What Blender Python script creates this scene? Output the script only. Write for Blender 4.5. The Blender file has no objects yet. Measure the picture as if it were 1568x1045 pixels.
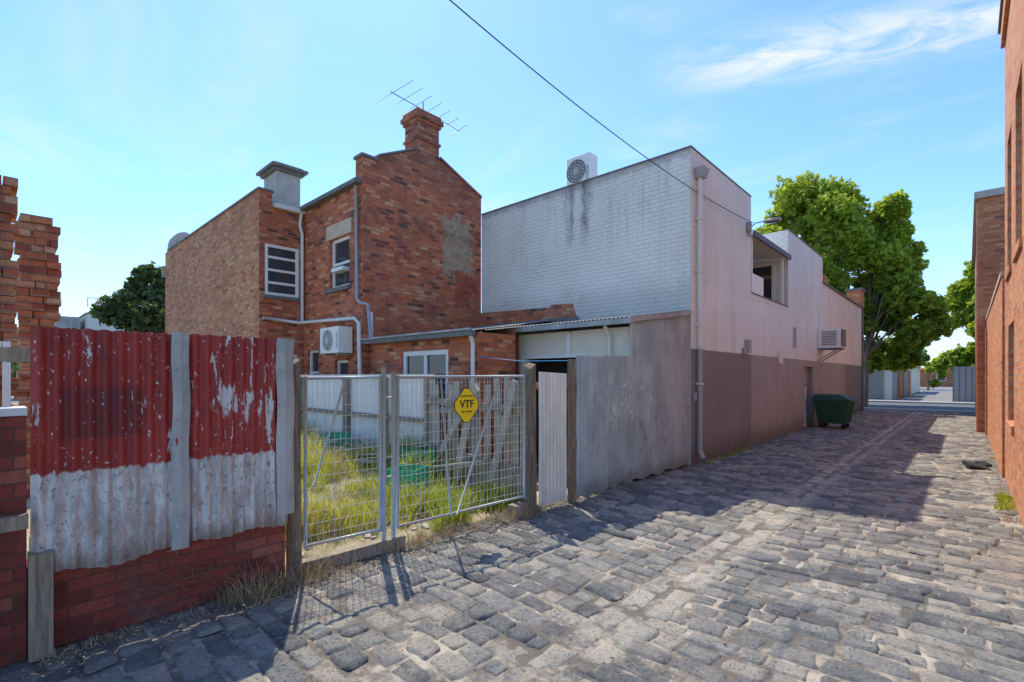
import bpy, math, random
import numpy as np
from mathutils import Vector
random.seed(7); rng=np.random.default_rng(11)
scene=bpy.context.scene
# ------------------------------------------------------------ node helpers
class NT:
    def __init__(s,name):
        s.mat=bpy.data.materials.new(name); s.mat.use_nodes=True
        s.t=s.mat.node_tree; s.t.nodes.clear()
        s.out=s.n('ShaderNodeOutputMaterial'); s.b=s.n('ShaderNodeBsdfPrincipled')
        s.t.links.new(s.b.outputs[0],s.out.inputs[0])
        s.b.inputs['Roughness'].default_value=.85
    def n(s,k): return s.t.nodes.new(k)
    def set(s,sock,v):
        if isinstance(v,bpy.types.NodeSocket): s.t.links.new(v,sock)
        elif isinstance(v,(tuple,list)) and len(v)==3 and sock.type=='RGBA': sock.default_value=(*v,1)
        else: sock.default_value=v
    def pos(s): return s.n('ShaderNodeNewGeometry').outputs['Position']
    def uv(s): return s.n('ShaderNodeTexCoord').outputs['UV']
    def attr(s,name='Col'):
        a=s.n('ShaderNodeAttribute'); a.attribute_name=name; return a.outputs['Color']
    def map(s,v,sc=(1,1,1),loc=(0,0,0)):
        m=s.n('ShaderNodeMapping'); s.set(m.inputs[0],v); m.inputs['Scale'].default_value=sc; m.inputs['Location'].default_value=loc
        return m.outputs[0]
    def noise(s,v,scale,detail=4,rough=.6,dist=0):
        m=s.n('ShaderNodeTexNoise'); s.set(m.inputs['Vector'],v); m.inputs['Scale'].default_value=scale
        m.inputs['Detail'].default_value=detail; m.inputs['Roughness'].default_value=rough; m.inputs['Distortion'].default_value=dist
        return m.outputs[0]
    def ramp(s,f,stops,interp='LINEAR'):
        r=s.n('ShaderNodeValToRGB'); s.set(r.inputs[0],f); cr=r.color_ramp; cr.interpolation=interp
        while len(cr.elements)<len(stops): cr.elements.new(.5)
        for e,(p,c) in zip(cr.elements,stops):
            e.position=p; e.color=(*c,1) if isinstance(c,(tuple,list)) else (c,c,c,1)
        return r.outputs[0]
    def mix(s,f,a,b,blend='MIX'):
        m=s.n('ShaderNodeMix'); m.data_type='RGBA'; m.blend_type=blend
        s.set(m.inputs[0],f); s.set(m.inputs[6],a); s.set(m.inputs[7],b); return m.outputs[2]
    def math(s,op,a,b=0.0,c=0.0,clamp=False):
        m=s.n('ShaderNodeMath'); m.operation=op; m.use_clamp=clamp
        s.set(m.inputs[0],a); s.set(m.inputs[1],b)
        if op in('MULTIPLY_ADD','SMOOTH_MIN'): s.set(m.inputs[2],c)
        return m.outputs[0]
    def sstep(s,v,lo,hi):
        m=s.n('ShaderNodeMapRange'); m.interpolation_type='SMOOTHSTEP'
        s.set(m.inputs[0],v); m.inputs[1].default_value=lo; m.inputs[2].default_value=hi; return m.outputs[0]
    def band(s,v,lo,hi,w):
        return s.math('MULTIPLY',s.sstep(v,lo-w,lo+w),s.math('SUBTRACT',1.0,s.sstep(v,hi-w,hi+w)))
    def xyz(s,v):
        m=s.n('ShaderNodeSeparateXYZ'); s.set(m.inputs[0],v); return m.outputs
    def bump(s,h,st=.5,d=.01):
        m=s.n('ShaderNodeBump'); m.inputs['Strength'].default_value=st; m.inputs['Distance'].default_value=d
        s.set(m.inputs['Height'],h); s.t.links.new(m.outputs[0],s.b.inputs['Normal'])
    def wob(s,uv,amt=.012,sc=5):
        w=s.n('ShaderNodeVectorMath'); w.operation='MULTIPLY_ADD'
        nn=s.n('ShaderNodeTexNoise'); nn.inputs['Scale'].default_value=sc; s.set(nn.inputs['Vector'],uv)
        s.set(w.inputs[0],nn.outputs['Color']); w.inputs[1].default_value=(amt,amt,0); s.set(w.inputs[2],uv); return w.outputs[0]
    def brick(s,v,w=.235,h=.086,mort=.007,smooth=.2):
        m=s.n('ShaderNodeTexBrick'); s.set(m.inputs['Vector'],v)
        m.inputs['Color1'].default_value=(0,0,0,1); m.inputs['Color2'].default_value=(1,1,1,1); m.inputs['Mortar'].default_value=(.5,.5,.5,1)
        m.inputs['Scale'].default_value=1; m.inputs['Mortar Size'].default_value=mort; m.inputs['Mortar Smooth'].default_value=smooth
        m.inputs['Brick Width'].default_value=w; m.inputs['Row Height'].default_value=h
        return m.outputs['Color'],m.outputs['Fac']
    def col(s,c): s.set(s.b.inputs['Base Color'],c)
    def rough(s,r): s.set(s.b.inputs['Roughness'],r)

def plain(name,c,rough=.7,metal=0,var=.25,scale=6,bump=0):
    k=NT(name); p=k.pos()
    n=k.noise(p,scale,5,.65)
    k.col(k.mix(n,tuple(x*(1-var) for x in c),tuple(min(1,x*(1+var)) for x in c)))
    k.rough(rough); k.b.inputs['Metallic'].default_value=metal
    if bump: k.bump(k.noise(p,scale*8,4),bump,.005)
    return k.mat

def brick_mat(name,stops,mortar,dirt=(.10,.06,.05),dirtamt=.45,mort=.009,patch=None,efflo=.2,bw=.235,rh=.080):
    k=NT(name); uv=k.uv(); p=k.pos()
    c,f=k.brick(k.wob(uv),w=bw,h=rh,mort=mort)
    t=k.math('ADD',k.math('MULTIPLY',c,.72),k.math('MULTIPLY',k.noise(p,1.0,6,.7),.3))
    base=k.ramp(t,stops)
    fine=k.noise(p,38,4,.75)
    base=k.mix(.6,base,k.ramp(fine,[(.3,.3),(.7,.75)]),'OVERLAY')
    big=k.noise(k.map(p,(1,1,.7),(4,9,2)),.55,7,.7,.3)
    base=k.mix(.45,base,k.ramp(big,[(.3,.28),(.7,.72)]),'OVERLAY')
    mcol=k.mix(k.noise(p,3),mortar,tuple(x*.5 for x in mortar))
    base=k.mix(k.math('MULTIPLY',f,.75),base,mcol)
    d=k.sstep(k.noise(k.map(p,(1,1,.45)),.9,8,.75,.4),.48,.70)
    base=k.mix(k.math('MULTIPLY',d,dirtamt),base,dirt)
    e=k.sstep(k.noise(p,1.7,8,.8),.57,.72)
    base=k.mix(k.math('MULTIPLY',e,efflo),base,(.48,.40,.33))
    if patch: base=patch(k,base,p,f)
    k.col(base); k.rough(.9)
    h=k.math('ADD',k.math('MULTIPLY',f,-1),k.math('MULTIPLY',fine,.7))
    k.bump(h,.8,.013)
    return k.mat

RED=[(.13,(.10,.045,.03)),(.24,(.38,.090,.036)),(.45,(.53,.130,.045)),(.72,(.61,.175,.060)),(.88,(.68,.33,.16))]
def gable_patch(k,base,p,f):
    X,Y,Z=k.xyz(p); G=k.math('GREATER_THAN',X,-9.6)
    nz=k.math('MULTIPLY',k.math('SUBTRACT',k.noise(p,2.6,7,.75),.5),1.3)
    y=k.math('ADD',Y,nz); z=k.math('ADD',Z,nz)
    m=k.math('MULTIPLY',k.math('MULTIPLY',k.band(y,7.62,8.55,.05),k.band(z,4.2,5.65,.06)),G)
    base=k.mix(k.math('MULTIPLY',m,.85),base,k.ramp(k.noise(p,9,6,.7),[(.3,(.27,.20,.12)),(.7,(.58,.47,.30))]))
    m2=k.math('MULTIPLY',k.math('MULTIPLY',k.band(Y,8.0,8.8,.02),k.band(Z,3.4,4.2,.02)),G)
    base=k.mix(k.math('MULTIPLY',m2,.6),base,(.36,.055,.03))
    m3=k.math('MULTIPLY',k.math('MULTIPLY',k.sstep(z,5.5,6.8),G),.4)
    base=k.mix(m3,base,(.14,.075,.06))
    m4=k.math('MULTIPLY',k.math('MULTIPLY',k.band(z,5.0,5.25,.12),k.sstep(k.noise(p,3,6,.8),.42,.6)),G)
    base=k.mix(k.math('MULTIPLY',m4,.6),base,(.10,.06,.05))
    m5=k.math('MULTIPLY',k.math('MULTIPLY',k.band(z,2.9,4.6,.4),k.sstep(k.noise(p,2.2,8,.85),.5,.62)),G)
    base=k.mix(k.math('MULTIPLY',m5,.4),base,(.50,.37,.26))
    return base
M={}
M['brick']=brick_mat('old_red_brick',RED,(.36,.28,.20),patch=gable_patch,dirtamt=.5)
M['brick_side']=brick_mat('tan_red_brick',[(.12,(.24,.10,.05)),(.24,(.46,.165,.065)),(.5,(.54,.205,.08)),(.72,(.60,.25,.10)),(.9,(.66,.36,.18))],(.42,.31,.21),dirtamt=.22,efflo=.15,mort=.007)
M['brick_orange']=brick_mat('orange_brick',[(.1,(.45,.13,.05)),(.35,(.62,.20,.07)),(.65,(.68,.25,.095)),(.95,(.72,.34,.16))],(.60,.42,.28),dirtamt=.08)
M['brick_low']=brick_mat('maroon_painted_brick',[(.1,(.12,.032,.022)),(.3,(.26,.048,.03)),(.75,(.33,.068,.042)),(.92,(.42,.17,.10))],(.14,.08,.055),dirtamt=.6,efflo=.2,mort=.006)
M['brick_ruin']=brick_mat('ruin_brick',[(.1,(.20,.06,.04)),(.35,(.42,.12,.055)),(.6,(.52,.19,.08)),(.95,(.66,.44,.26))],(.4,.3,.2),dirtamt=.35)

def white_brick():
    k=NT('white_painted_brick'); p=k.pos(); X,Y,Z=k.xyz(p)
    c,f=k.brick(k.wob(k.uv(),.016,3),mort=.009,h=.084,smooth=.6)
    base=k.ramp(k.noise(p,.6,8,.65),[(.3,(.76,.725,.60)),(.65,(.89,.86,.73))])
    base=k.mix(k.math('MULTIPLY',f,k.math('MULTIPLY',k.sstep(k.noise(p,1.6,5,.7),.35,.65),.30)),base,(.5,.47,.39))
    base=k.mix(k.math('MULTIPLY',c,.05),base,(.6,.56,.46))
    st=k.sstep(k.noise(k.map(p,(2.4,2.4,.16)),1.5,8,.75),.5,.72)
    st=k.math('MULTIPLY',st,k.sstep(k.math('ADD',Z,k.math('MULTIPLY',k.noise(p,1.2),2.0)),4.7,6.6))
    base=k.mix(k.math('MULTIPLY',st,.6),base,(.34,.32,.26))
    gr=k.sstep(k.noise(p,.8,9,.8),.53,.68); base=k.mix(k.math('MULTIPLY',gr,.25),base,(.46,.43,.36))
    topd=k.math('MULTIPLY',k.sstep(k.math('ADD',Z,k.math('MULTIPLY',k.noise(p,5,6,.85),.4)),5.88,6.1),.65)
    base=k.mix(topd,base,(.22,.20,.17))
    botd=k.math('MULTIPLY',k.math('SUBTRACT',1.0,k.sstep(k.math('SUBTRACT',Z,k.math('MULTIPLY',k.noise(p,2,6,.8),.6)),2.9,3.4)),.35)
    base=k.mix(botd,base,(.40,.36,.29))
    xw=k.math('ADD',X,k.math('MULTIPLY',k.math('SUBTRACT',k.noise(k.map(p,(1,1,.35)),6,6,.75),.5),.45))
    m=k.math('ADD',k.band(xw,-6.52,-6.40,.10),k.band(xw,-6.17,-6.0,.12),clamp=True)
    m=k.math('MULTIPLY',m,k.band(k.math('ADD',Z,k.math('MULTIPLY',k.noise(p,3),.9)),5.15,6.9,.4))
    m=k.math('MULTIPLY',m,k.sstep(k.noise(k.map(p,(1,1,.5)),8,7,.85),.22,.60))
    base=k.mix(k.math('MULTIPLY',m,.92),base,(.10,.095,.085))
    fl=k.sstep(k.noise(p,2.3,8,.8),.67,.71)
    base=k.mix(k.math('MULTIPLY',fl,.6),base,(.43,.26,.17))
    k.col(base); k.rough(.75)
    k.bump(k.math('ADD',k.math('MULTIPLY',f,-.8),k.math('MULTIPLY',k.noise(p,12,6,.7),.9)),.8,.012)
    return k.mat
M['white']=white_brick()
def lane_wall():
    k=NT('two_tone_painted_wall'); p=k.pos(); X,Y,Z=k.xyz(p)
    c,f=k.brick(k.wob(k.uv(),.016,3),mort=.009,h=.084,smooth=.6)
    up=k.ramp(k.noise(p,.7,8,.65),[(.3,(.70,.69,.58)),(.65,(.83,.81,.70))])
    hi=k.sstep(Z,3.4,3.5)
    up=k.mix(k.math('MULTIPLY',f,k.math('MULTIPLY',hi,.22)),up,(.48,.45,.37))
    st=k.sstep(k.noise(k.map(p,(1.8,1.8,.12)),1.6,7,.75),.5,.74)
    up=k.mix(k.math('MULTIPLY',st,.42),up,(.38,.34,.27))
    lowa=k.mix(k.sstep(Y,12.35,12.4),(.24,.215,.185),(.36,.325,.28))
    lowa=k.mix(k.sstep(Y,24.4,24.5),lowa,(.22,.20,.175))
    lowa=k.mix(.4,lowa,k.ramp(k.noise(p,1.1,8,.75),[(.3,.33),(.7,.67)]),'OVERLAY')
    lst=k.sstep(k.noise(k.map(p,(2,2,.2)),2.2,7,.75),.5,.72)
    lowa=k.mix(k.math('MULTIPLY',lst,.35),lowa,(.15,.135,.12))
    scf=k.sstep(k.noise(k.map(p,(.5,.5,2)),4,7,.8),.6,.68); lowa=k.mix(k.math('MULTIPLY',scf,.3),lowa,(.48,.45,.4))
    grime=k.math('SUBTRACT',1.0,k.sstep(k.math('ADD',Z,k.math('MULTIPLY',k.noise(p,2.5,5),-.5)),-.2,.35))
    lowa=k.mix(k.math('MULTIPLY',grime,.7),lowa,(.10,.085,.065))
    line=k.math('ADD',2.17,k.math('MULTIPLY',k.math('SUBTRACT',k.noise(p,6),.5),.012))
    base=k.mix(k.math('GREATER_THAN',Z,line),lowa,up)
    fl=k.sstep(k.noise(p,1.9,8,.8),.68,.71)
    base=k.mix(k.math('MULTIPLY',fl,.5),base,(.43,.26,.17))
    k.col(base); k.rough(.8)
    k.bump(k.math('ADD',k.math('MULTIPLY',f,k.math('MULTIPLY',hi,-.8)),k.math('MULTIPLY',k.noise(p,9,7,.7),.9)),.7,.012)
    return k.mat
M['lane_wall']=lane_wall()

def galv(name,c=(.42,.43,.44),rust=.35,c2=None,tag=False):
    k=NT(name); p=k.pos()
    c2=c2 or tuple(x*.62 for x in c)
    b=k.mix(k.sstep(k.noise(k.map(p,(1,1,.6)),2.2,7,.7),.35,.65),c2,c)
    r=k.sstep(k.noise(k.map(p,(1,1,.5)),2.2,8,.8),.58,.74)
    b=k.mix(k.math('MULTIPLY',r,rust),b,(.24,.15,.09))
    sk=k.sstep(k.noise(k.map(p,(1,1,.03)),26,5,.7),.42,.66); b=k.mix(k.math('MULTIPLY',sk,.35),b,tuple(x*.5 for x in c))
    sp=k.sstep(k.noise(p,34,4,.75),.62,.7)
    b=k.mix(k.math('MULTIPLY',sp,.35),b,(.2,.17,.14))
    if tag:
        X,Y,Z=k.xyz(p)
        def scrib(loc,sc,w,y0,y1,z0,z1,amt,bb,c_):
            n_=k.noise(k.map(p,(1,1.0,.8),loc),sc,0,.5,1.6)
            ln=k.math('SUBTRACT',1.0,k.sstep(k.math('ABSOLUTE',k.math('SUBTRACT',n_,.5)),w*.5,w))
            mk=k.math('MULTIPLY',k.band(Y,y0,y1,.12),k.band(Z,z0,z1,.12))
            return k.mix(k.math('MULTIPLY',k.math('MULTIPLY',ln,mk),amt),bb,c_)
        b=scrib((3,1,8),2.6,.022,6.1,7.5,.95,1.75,.6,b,(.66,.62,.58))
        b=scrib((9,4,2),3.4,.018,5.45,6.4,.5,1.5,.55,b,(.17,.16,.16))
        b=scrib((1,7,5),2.2,.016,6.9,8.2,.45,1.2,.5,b,(.20,.18,.18))
        g=k.math('SUBTRACT',1.0,k.sstep(k.math('SUBTRACT',Z,k.math('MULTIPLY',k.noise(p,5,5),.4)),-.15,.15))
        b=k.mix(k.math('MULTIPLY',g,.6),b,(.16,.125,.095))
    k.col(b); k.rough(.5); k.b.inputs['Metallic'].default_value=.15
    k.bump(k.noise(p,25,4),.15,.004)
    return k.mat
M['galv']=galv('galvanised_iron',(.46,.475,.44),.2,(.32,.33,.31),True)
M['galv_l']=galv('galvanised_strip',(.47,.47,.42),.6,(.30,.30,.27))
M['galv_cream']=galv('cream_iron',(.80,.75,.63),.3,(.62,.58,.49))
def redfence():
    k=NT('peeling_red_iron'); p=k.pos(); X,Y,Z=k.xyz(p)
    red=k.ramp(k.noise(k.map(p,(1,1,.4)),3.2,6,.7),[(.3,(.18,.018,.014)),(.55,(.36,.034,.022)),(.8,(.45,.065,.04))])
    sq=k.math('MULTIPLY',k.band(k.math('ADD',Y,k.math('MULTIPLY',k.noise(p,8),.06)),.33,.75,.03),k.band(k.math('ADD',Z,k.math('MULTIPLY',k.noise(p,7),.08)),1.3,1.62,.03))
    red=k.mix(k.math('MULTIPLY',sq,.75),red,(.14,.017,.016))
    zinc=k.mix(k.noise(p,9,5,.7),(.48,.47,.42),(.74,.72,.65))
    pr=k.noise(k.map(p,(1,1,.22)),11,7,.7,.3)
    amt=k.math('ADD',pr,k.math('MULTIPLY',k.sstep(Y,.95,1.25),.075))
    peel=k.sstep(amt,.625,.645)
    sp=k.sstep(k.noise(k.map(p,(1,1,.7)),38,3,.6),.65,.68)
    up=k.mix(k.math('MAXIMUM',peel,sp),red,zinc)
    rs=k.sstep(k.noise(p,5,7,.8),.58,.68); up=k.mix(k.math('MULTIPLY',rs,.6),up,(.15,.05,.03))
    low=k.mix(k.sstep(k.noise(k.map(p,(1,1,.25)),14,6,.7),.38,.62),(.74,.70,.62),(.44,.40,.35))
    low=k.mix(k.math('MULTIPLY',k.sstep(k.noise(k.map(p,(1,1,.3)),7,7,.8),.46,.62),.6),low,(.38,.21,.15))
    low=k.mix(k.math('MULTIPLY',k.sstep(k.noise(p,24,5,.75),.56,.64),.7),low,(.14,.11,.09))
    edge=k.math('ADD',Z,k.math('MULTIPLY',k.math('SUBTRACT',k.noise(k.map(p,(1,1,.3)),16,4,.6),.5),.12))
    base=k.mix(k.sstep(edge,1.055,1.075),low,up)
    rim=k.math('SUBTRACT',1.0,k.sstep(edge,.47,.62))
    base=k.mix(k.math('MULTIPLY',rim,.6),base,(.19,.10,.055))
    k.col(base); k.rough(.55); k.bump(k.math('ADD',peel,k.noise(p,30,4)),.3,.003)
    return k.mat
M['redfence']=redfence()
def wood(name,c,c2):
    k=NT(name); p=k.pos()
    g=k.noise(k.map(p,(14,14,1.2)),2.5,6,.7,.4)
    b=k.mix(k.sstep(g,.3,.7),c2,c)
    b=k.mix(k.math('MULTIPLY',k.sstep(k.noise(p,2.5,5,.7),.5,.7),.45),b,tuple(x*.5 for x in c2))
    k.col(b); k.rough(.9); k.bump(g,.5,.006); return k.mat
M['wood']=wood('weathered_timber',(.40,.31,.21),(.19,.145,.095))
M['wood_d']=wood('dark_timber',(.31,.22,.135),(.11,.078,.05))
M['wood_g']=wood('grey_paling',(.56,.47,.35),(.30,.25,.18))
M['wframe']=plain('white_window_paint',(.82,.80,.70),.5,0,.1)
M['pipe_w']=plain('white_pipe',(.74,.71,.61),.5,0,.15)
M['pipe_g']=plain('grey_pipe',(.36,.36,.36),.5,0,.15)
M['coping']=plain('dark_coping',(.17,.165,.145),.8,0,.5,5,.4)
M['stucco']=plain('grey_stucco',(.44,.42,.34),.9,0,.4,4,.4)
M['stucco_tan']=plain('tan_stucco',(.58,.45,.30),.9,0,.35,6,.4)
M['cream']=plain('cream_render',(.78,.70,.54),.85,0,.14,3)
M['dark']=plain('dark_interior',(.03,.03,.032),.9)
M['roofgrey']=galv('corrugated_roof',(.48,.48,.44),.35)
M['roofdark']=plain('grey_fascia',(.14,.14,.145),.7)
M['acw']=plain('ac_casing',(.80,.78,.69),.45,0,.08,3)
M['acgrille']=plain('ac_grille',(.12,.12,.12),.6)
M['binG']=plain('green_plastic',(.015,.08,.035),.45,0,.3,8)
M['crate']=plain('crate_green',(.02,.40,.19),.5,0,.3,10)
M['rubber']=plain('black_rubber',(.015,.015,.015),.7)
M['steel']=plain('steel_tube',(.42,.43,.40),.5,.3,.25,12)
M['wire']=plain('wire_mesh',(.54,.54,.49),.5,.2,.2,12)
M['cable']=plain('cable_black',(.02,.02,.02),.6)
M['yellow']=plain('sign_yellow',(.92,.62,.01),.45,0,.08,9)
M['black']=plain('sign_black',(.01,.01,.01),.5)
M['ceilpale']=plain('pale_panel',(.74,.78,.66),.5)
M['greyfence']=plain('grey_board',(.32,.33,.32),.7)
M['terracotta']=plain('terracotta_tiles',(.40,.15,.08),.85,0,.3,1)
M['whitewall']=plain('white_render',(.66,.65,.58),.8,0,.12,1)
M['sand']=plain('rubble_sand',(.48,.40,.29),.95,0,.4,8,.4)
M['vine']=plain('dry_vine',(.20,.14,.08),.9)
def glass():
    k=NT('window_glass'); k.col((.04,.05,.06)); k.rough(.06); k.b.inputs['Specular IOR Level'].default_value=.7; return k.mat
M['glass']=glass()
def bark():
    k=NT('bark'); p=k.pos(); n=k.noise(k.map(p,(3,3,.8)),4,5,.7)
    k.col(k.ramp(n,[(.3,(.09,.07,.05)),(.7,(.28,.23,.17))])); k.bump(n,.6,.02); return k.mat
M['bark']=bark()
def leaf(name,stops,tr=.4,tc=(.25,.35,.03)):
    k=NT(name); a=k.attr(); p=k.pos()
    r=k.n('ShaderNodeSeparateColor'); k.set(r.inputs[0],a)
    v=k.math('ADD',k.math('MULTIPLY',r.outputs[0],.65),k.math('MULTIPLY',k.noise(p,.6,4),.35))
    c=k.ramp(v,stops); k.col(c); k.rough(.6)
    t=k.n('ShaderNodeBsdfTranslucent'); k.set(t.inputs[0],k.mix(.55,c,tc))
    m=k.n('ShaderNodeMixShader'); m.inputs[0].default_value=tr
    k.t.links.new(k.b.outputs[0],m.inputs[1]); k.t.links.new(t.outputs[0],m.inputs[2]); k.t.links.new(m.outputs[0],k.out.inputs[0])
    return k.mat
M['leaf']=leaf('plane_tree_leaves',[(.1,(.06,.12,.012)),(.45,(.20,.33,.025)),(.8,(.38,.48,.05))],.5,(.62,.68,.05))
M['leaf_d']=leaf('dark_leaves',[(.1,(.03,.05,.015)),(.5,(.06,.095,.028)),(.9,(.12,.15,.045))],.25)
M['leaf_f']=leaf('far_leaves',[(.1,(.06,.11,.03)),(.5,(.12,.19,.05)),(.9,(.18,.26,.07))],.3)
M['grass']=leaf('grass_blades',[(.05,(.08,.15,.02)),(.3,(.28,.38,.03)),(.5,(.58,.56,.06)),(.85,(.68,.54,.24))],.45,(.6,.58,.05))
M['dry']=leaf('dry_weed',[(.1,(.20,.13,.07)),(.5,(.46,.33,.17)),(.9,(.62,.48,.28))],.25,(.4,.3,.15))

# ------------------------------------------------------------ mesh builder
def empty(name):
    e=bpy.data.objects.new(name,None); scene.collection.objects.link(e); e.empty_display_size=.3; return e
class B:
    def __init__(s,name,mats,parent=None,smooth=False):
        s.name=name; s.mats=[M[m] if isinstance(m,str) else m for m in mats]; s.parent=parent; s.v=[];s.f=[];s.mi=[];s.smooth=smooth
    def face(s,pts,m=0):
        i=len(s.v); s.v+= [tuple(p) for p in pts]; s.f.append(tuple(range(i,i+len(pts)))); s.mi.append(m)
    def hexa(s,p,m=0):
        i=len(s.v); s.v+=[tuple(q) for q in p]
        for q in ((0,3,2,1),(4,5,6,7),(0,1,5,4),(1,2,6,5),(2,3,7,6),(3,0,4,7)):
            s.f.append(tuple(i+j for j in q)); s.mi.append(m)
    def box(s,x0,x1,y0,y1,z0,z1,m=0):
        s.hexa([(x0,y0,z0),(x1,y0,z0),(x1,y1,z0),(x0,y1,z0),(x0,y0,z1),(x1,y0,z1),(x1,y1,z1),(x0,y1,z1)],m)
    def obox(s,c,size,rz=0,m=0,rx=0,ry=0):
        from mathutils import Euler
        R=Euler((rx,ry,rz)).to_matrix(); h=[x/2 for x in size]; c=Vector(c)
        s.hexa([c+R@Vector((a*h[0],b*h[1],d*h[2])) for d in(-1,1) for a,b in((-1,-1),(1,-1),(1,1),(-1,1))],m)
    def abox(s,axis,c0,c1,a0,a1,z0,z1,m=0):
        c0,c1=min(c0,c1),max(c0,c1)
        if axis=='x': s.box(c0,c1,a0,a1,z0,z1,m)
        else: s.box(a0,a1,c0,c1,z0,z1,m)
    def beam(s,p,q,w,h,m=0):
        p,q=Vector(p),Vector(q); d=(q-p).normalized(); up=Vector((0,0,1)) if abs(d.z)<.95 else Vector((1,0,0))
        a=d.cross(up).normalized()*w/2; b=a.cross(d).normalized()*h/2
        s.hexa([p-a-b,p+a-b,p+a+b,p-a+b,q-a-b,q+a-b,q+a+b,q-a+b],m)
    def tube(s,pts,r,m=0,n=8):
        pts=[Vector(p) for p in pts]; rs=r if isinstance(r,(list,tuple)) else [r]*len(pts); base=len(s.v)
        d0=(pts[1]-pts[0]).normalized(); up=Vector((0,0,1)) if abs(d0.z)<.9 else Vector((1,0,0))
        for i,p in enumerate(pts):
            d=(pts[min(i+1,len(pts)-1)]-pts[max(i-1,0)]).normalized()
            a=d.cross(up)
            if a.length<1e-3: a=d.cross(Vector((0,1,0)))
            a.normalize(); b=d.cross(a).normalized()
            for j in range(n):
                t=2*math.pi*j/n; s.v.append(tuple(p+(a*math.cos(t)+b*math.sin(t))*rs[i]))
        for i in range(len(pts)-1):
            for j in range(n):
                q=base+i*n; s.f.append((q+j,q+(j+1)%n,q+n+(j+1)%n,q+n+j)); s.mi.append(m)
        s.f.append(tuple(base+j for j in range(n))); s.mi.append(m)
        s.f.append(tuple(base+(len(pts)-1)*n+j for j in reversed(range(n)))); s.mi.append(m)
    def prism(s,poly,axis,c0,c1,m=0):
        def P(a,z,c): return (c,a,z) if axis=='x' else (a,c,z)
        n=len(poly)
        s.face([P(a,z,c0) for a,z in poly],m); s.face([P(a,z,c1) for a,z in reversed(poly)],m)
        for i in range(n):
            a,b=poly[i],poly[(i+1)%n]
            s.face([P(*a,c0),P(*a,c1),P(*b,c1),P(*b,c0)],m)
    def wall(s,axis,c,a0,a1,z0,z1,ops,m=0,depth=.12,out=1,mrev=None):
        def P(a,z,o=0): return (c-out*o,a,z) if axis=='x' else (a,c-out*o,z)
        As=sorted({a0,a1,*[o[0] for o in ops],*[o[1] for o in ops]}); Zs=sorted({z0,z1,*[o[2] for o in ops],*[o[3] for o in ops]})
        for i in range(len(As)-1):
            for j in range(len(Zs)-1):
                ca=(As[i]+As[i+1])/2; cz=(Zs[j]+Zs[j+1])/2
                if any(o[0]<ca<o[1] and o[2]<cz<o[3] for o in ops): continue
                s.face([P(As[i],Zs[j]),P(As[i+1],Zs[j]),P(As[i+1],Zs[j+1]),P(As[i],Zs[j+1])],m)
        for o in ops:
            q=[(o[0],o[2]),(o[1],o[2]),(o[1],o[3]),(o[0],o[3])]
            for i in range(4):
                a,b=q[i],q[(i+1)%4]; s.face([P(*a),P(*b),P(*b,depth),P(*a,depth)],m if mrev is None else mrev)
    def window(s,axis,c,a0,a1,z0,z1,out,depth,mf,mg,nm=0,nr=1,fw=.06):
        i0,i1=c-out*depth,c-out*(depth-.06)
        s.abox(axis,i0,i1,a0,a0+fw,z0,z1,mf); s.abox(axis,i0,i1,a1-fw,a1,z0,z1,mf)
        s.abox(axis,i0,i1,a0+fw,a1-fw,z0,z0+fw,mf); s.abox(axis,i0,i1,a0+fw,a1-fw,z1-fw,z1,mf)
        for r in range(nr):
            z=z0+(z1-z0)*(r+1)/(nr+1); s.abox(axis,i0,i1-out*.01,a0+fw,a1-fw,z-fw*.4,z+fw*.4,mf)
        for r in range(nm):
            a=a0+(a1-a0)*(r+1)/(nm+1); s.abox(axis,i0,i1-out*.004,a-fw*.45,a+fw*.45,z0+fw,z1-fw,mf)
        g=c-out*(depth-.02)
        def P(a,z): return (g,a,z) if axis=='x' else (a,g,z)
        s.face([P(a0,z0),P(a1,z0),P(a1,z1),P(a0,z1)],mg)
    def corr(s,p0,p1,zb,zt,m=0,pitch=.076,amp=.011,nz=5,dent=.006,seg=6):
        p0=Vector((*p0,0)); p1=Vector((*p1,0)); L=(p1-p0).length; d=(p1-p0)/L; n=Vector((-d.y,d.x,0))
        N=max(2,int(L/pitch*seg)); base=len(s.v)
        fb=zb if callable(zb) else (lambda t:zb); ft=zt if callable(zt) else (lambda t:zt)
        for i in range(N+1):
            t=i/N; x=t*L
            for j in range(nz+1):
                w=j/nz; z=fb(t)*(1-w)+ft(t)*w
                o=amp*math.cos(2*math.pi*x/pitch)+dent*math.sin(x*5.1+j*1.7)+dent*.7*math.sin(x*11+j*2.9+1)
                q=p0+d*x+n*o; s.v.append((q.x,q.y,z))
        for i in range(N):
            for j in range(nz):
                a=base+i*(nz+1)+j; s.f.append((a,a+nz+1,a+nz+2,a+1)); s.mi.append(m)
    def sheet(s,o,U,V,m=0,pitch=.076,amp=.009,seg=6):
        o,U,V=Vector(o),Vector(U),Vector(V); n=U.cross(V).normalized(); L=U.length; N=int(L/pitch*seg); base=len(s.v)
        for i in range(N+1):
            t=i/N; k=n*amp*math.cos(2*math.pi*t*L/pitch)
            s.v.append(tuple(o+U*t+k)); s.v.append(tuple(o+U*t+V+k))
        for i in range(N):
            a=base+2*i; s.f.append((a,a+2,a+3,a+1)); s.mi.append(m)
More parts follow.
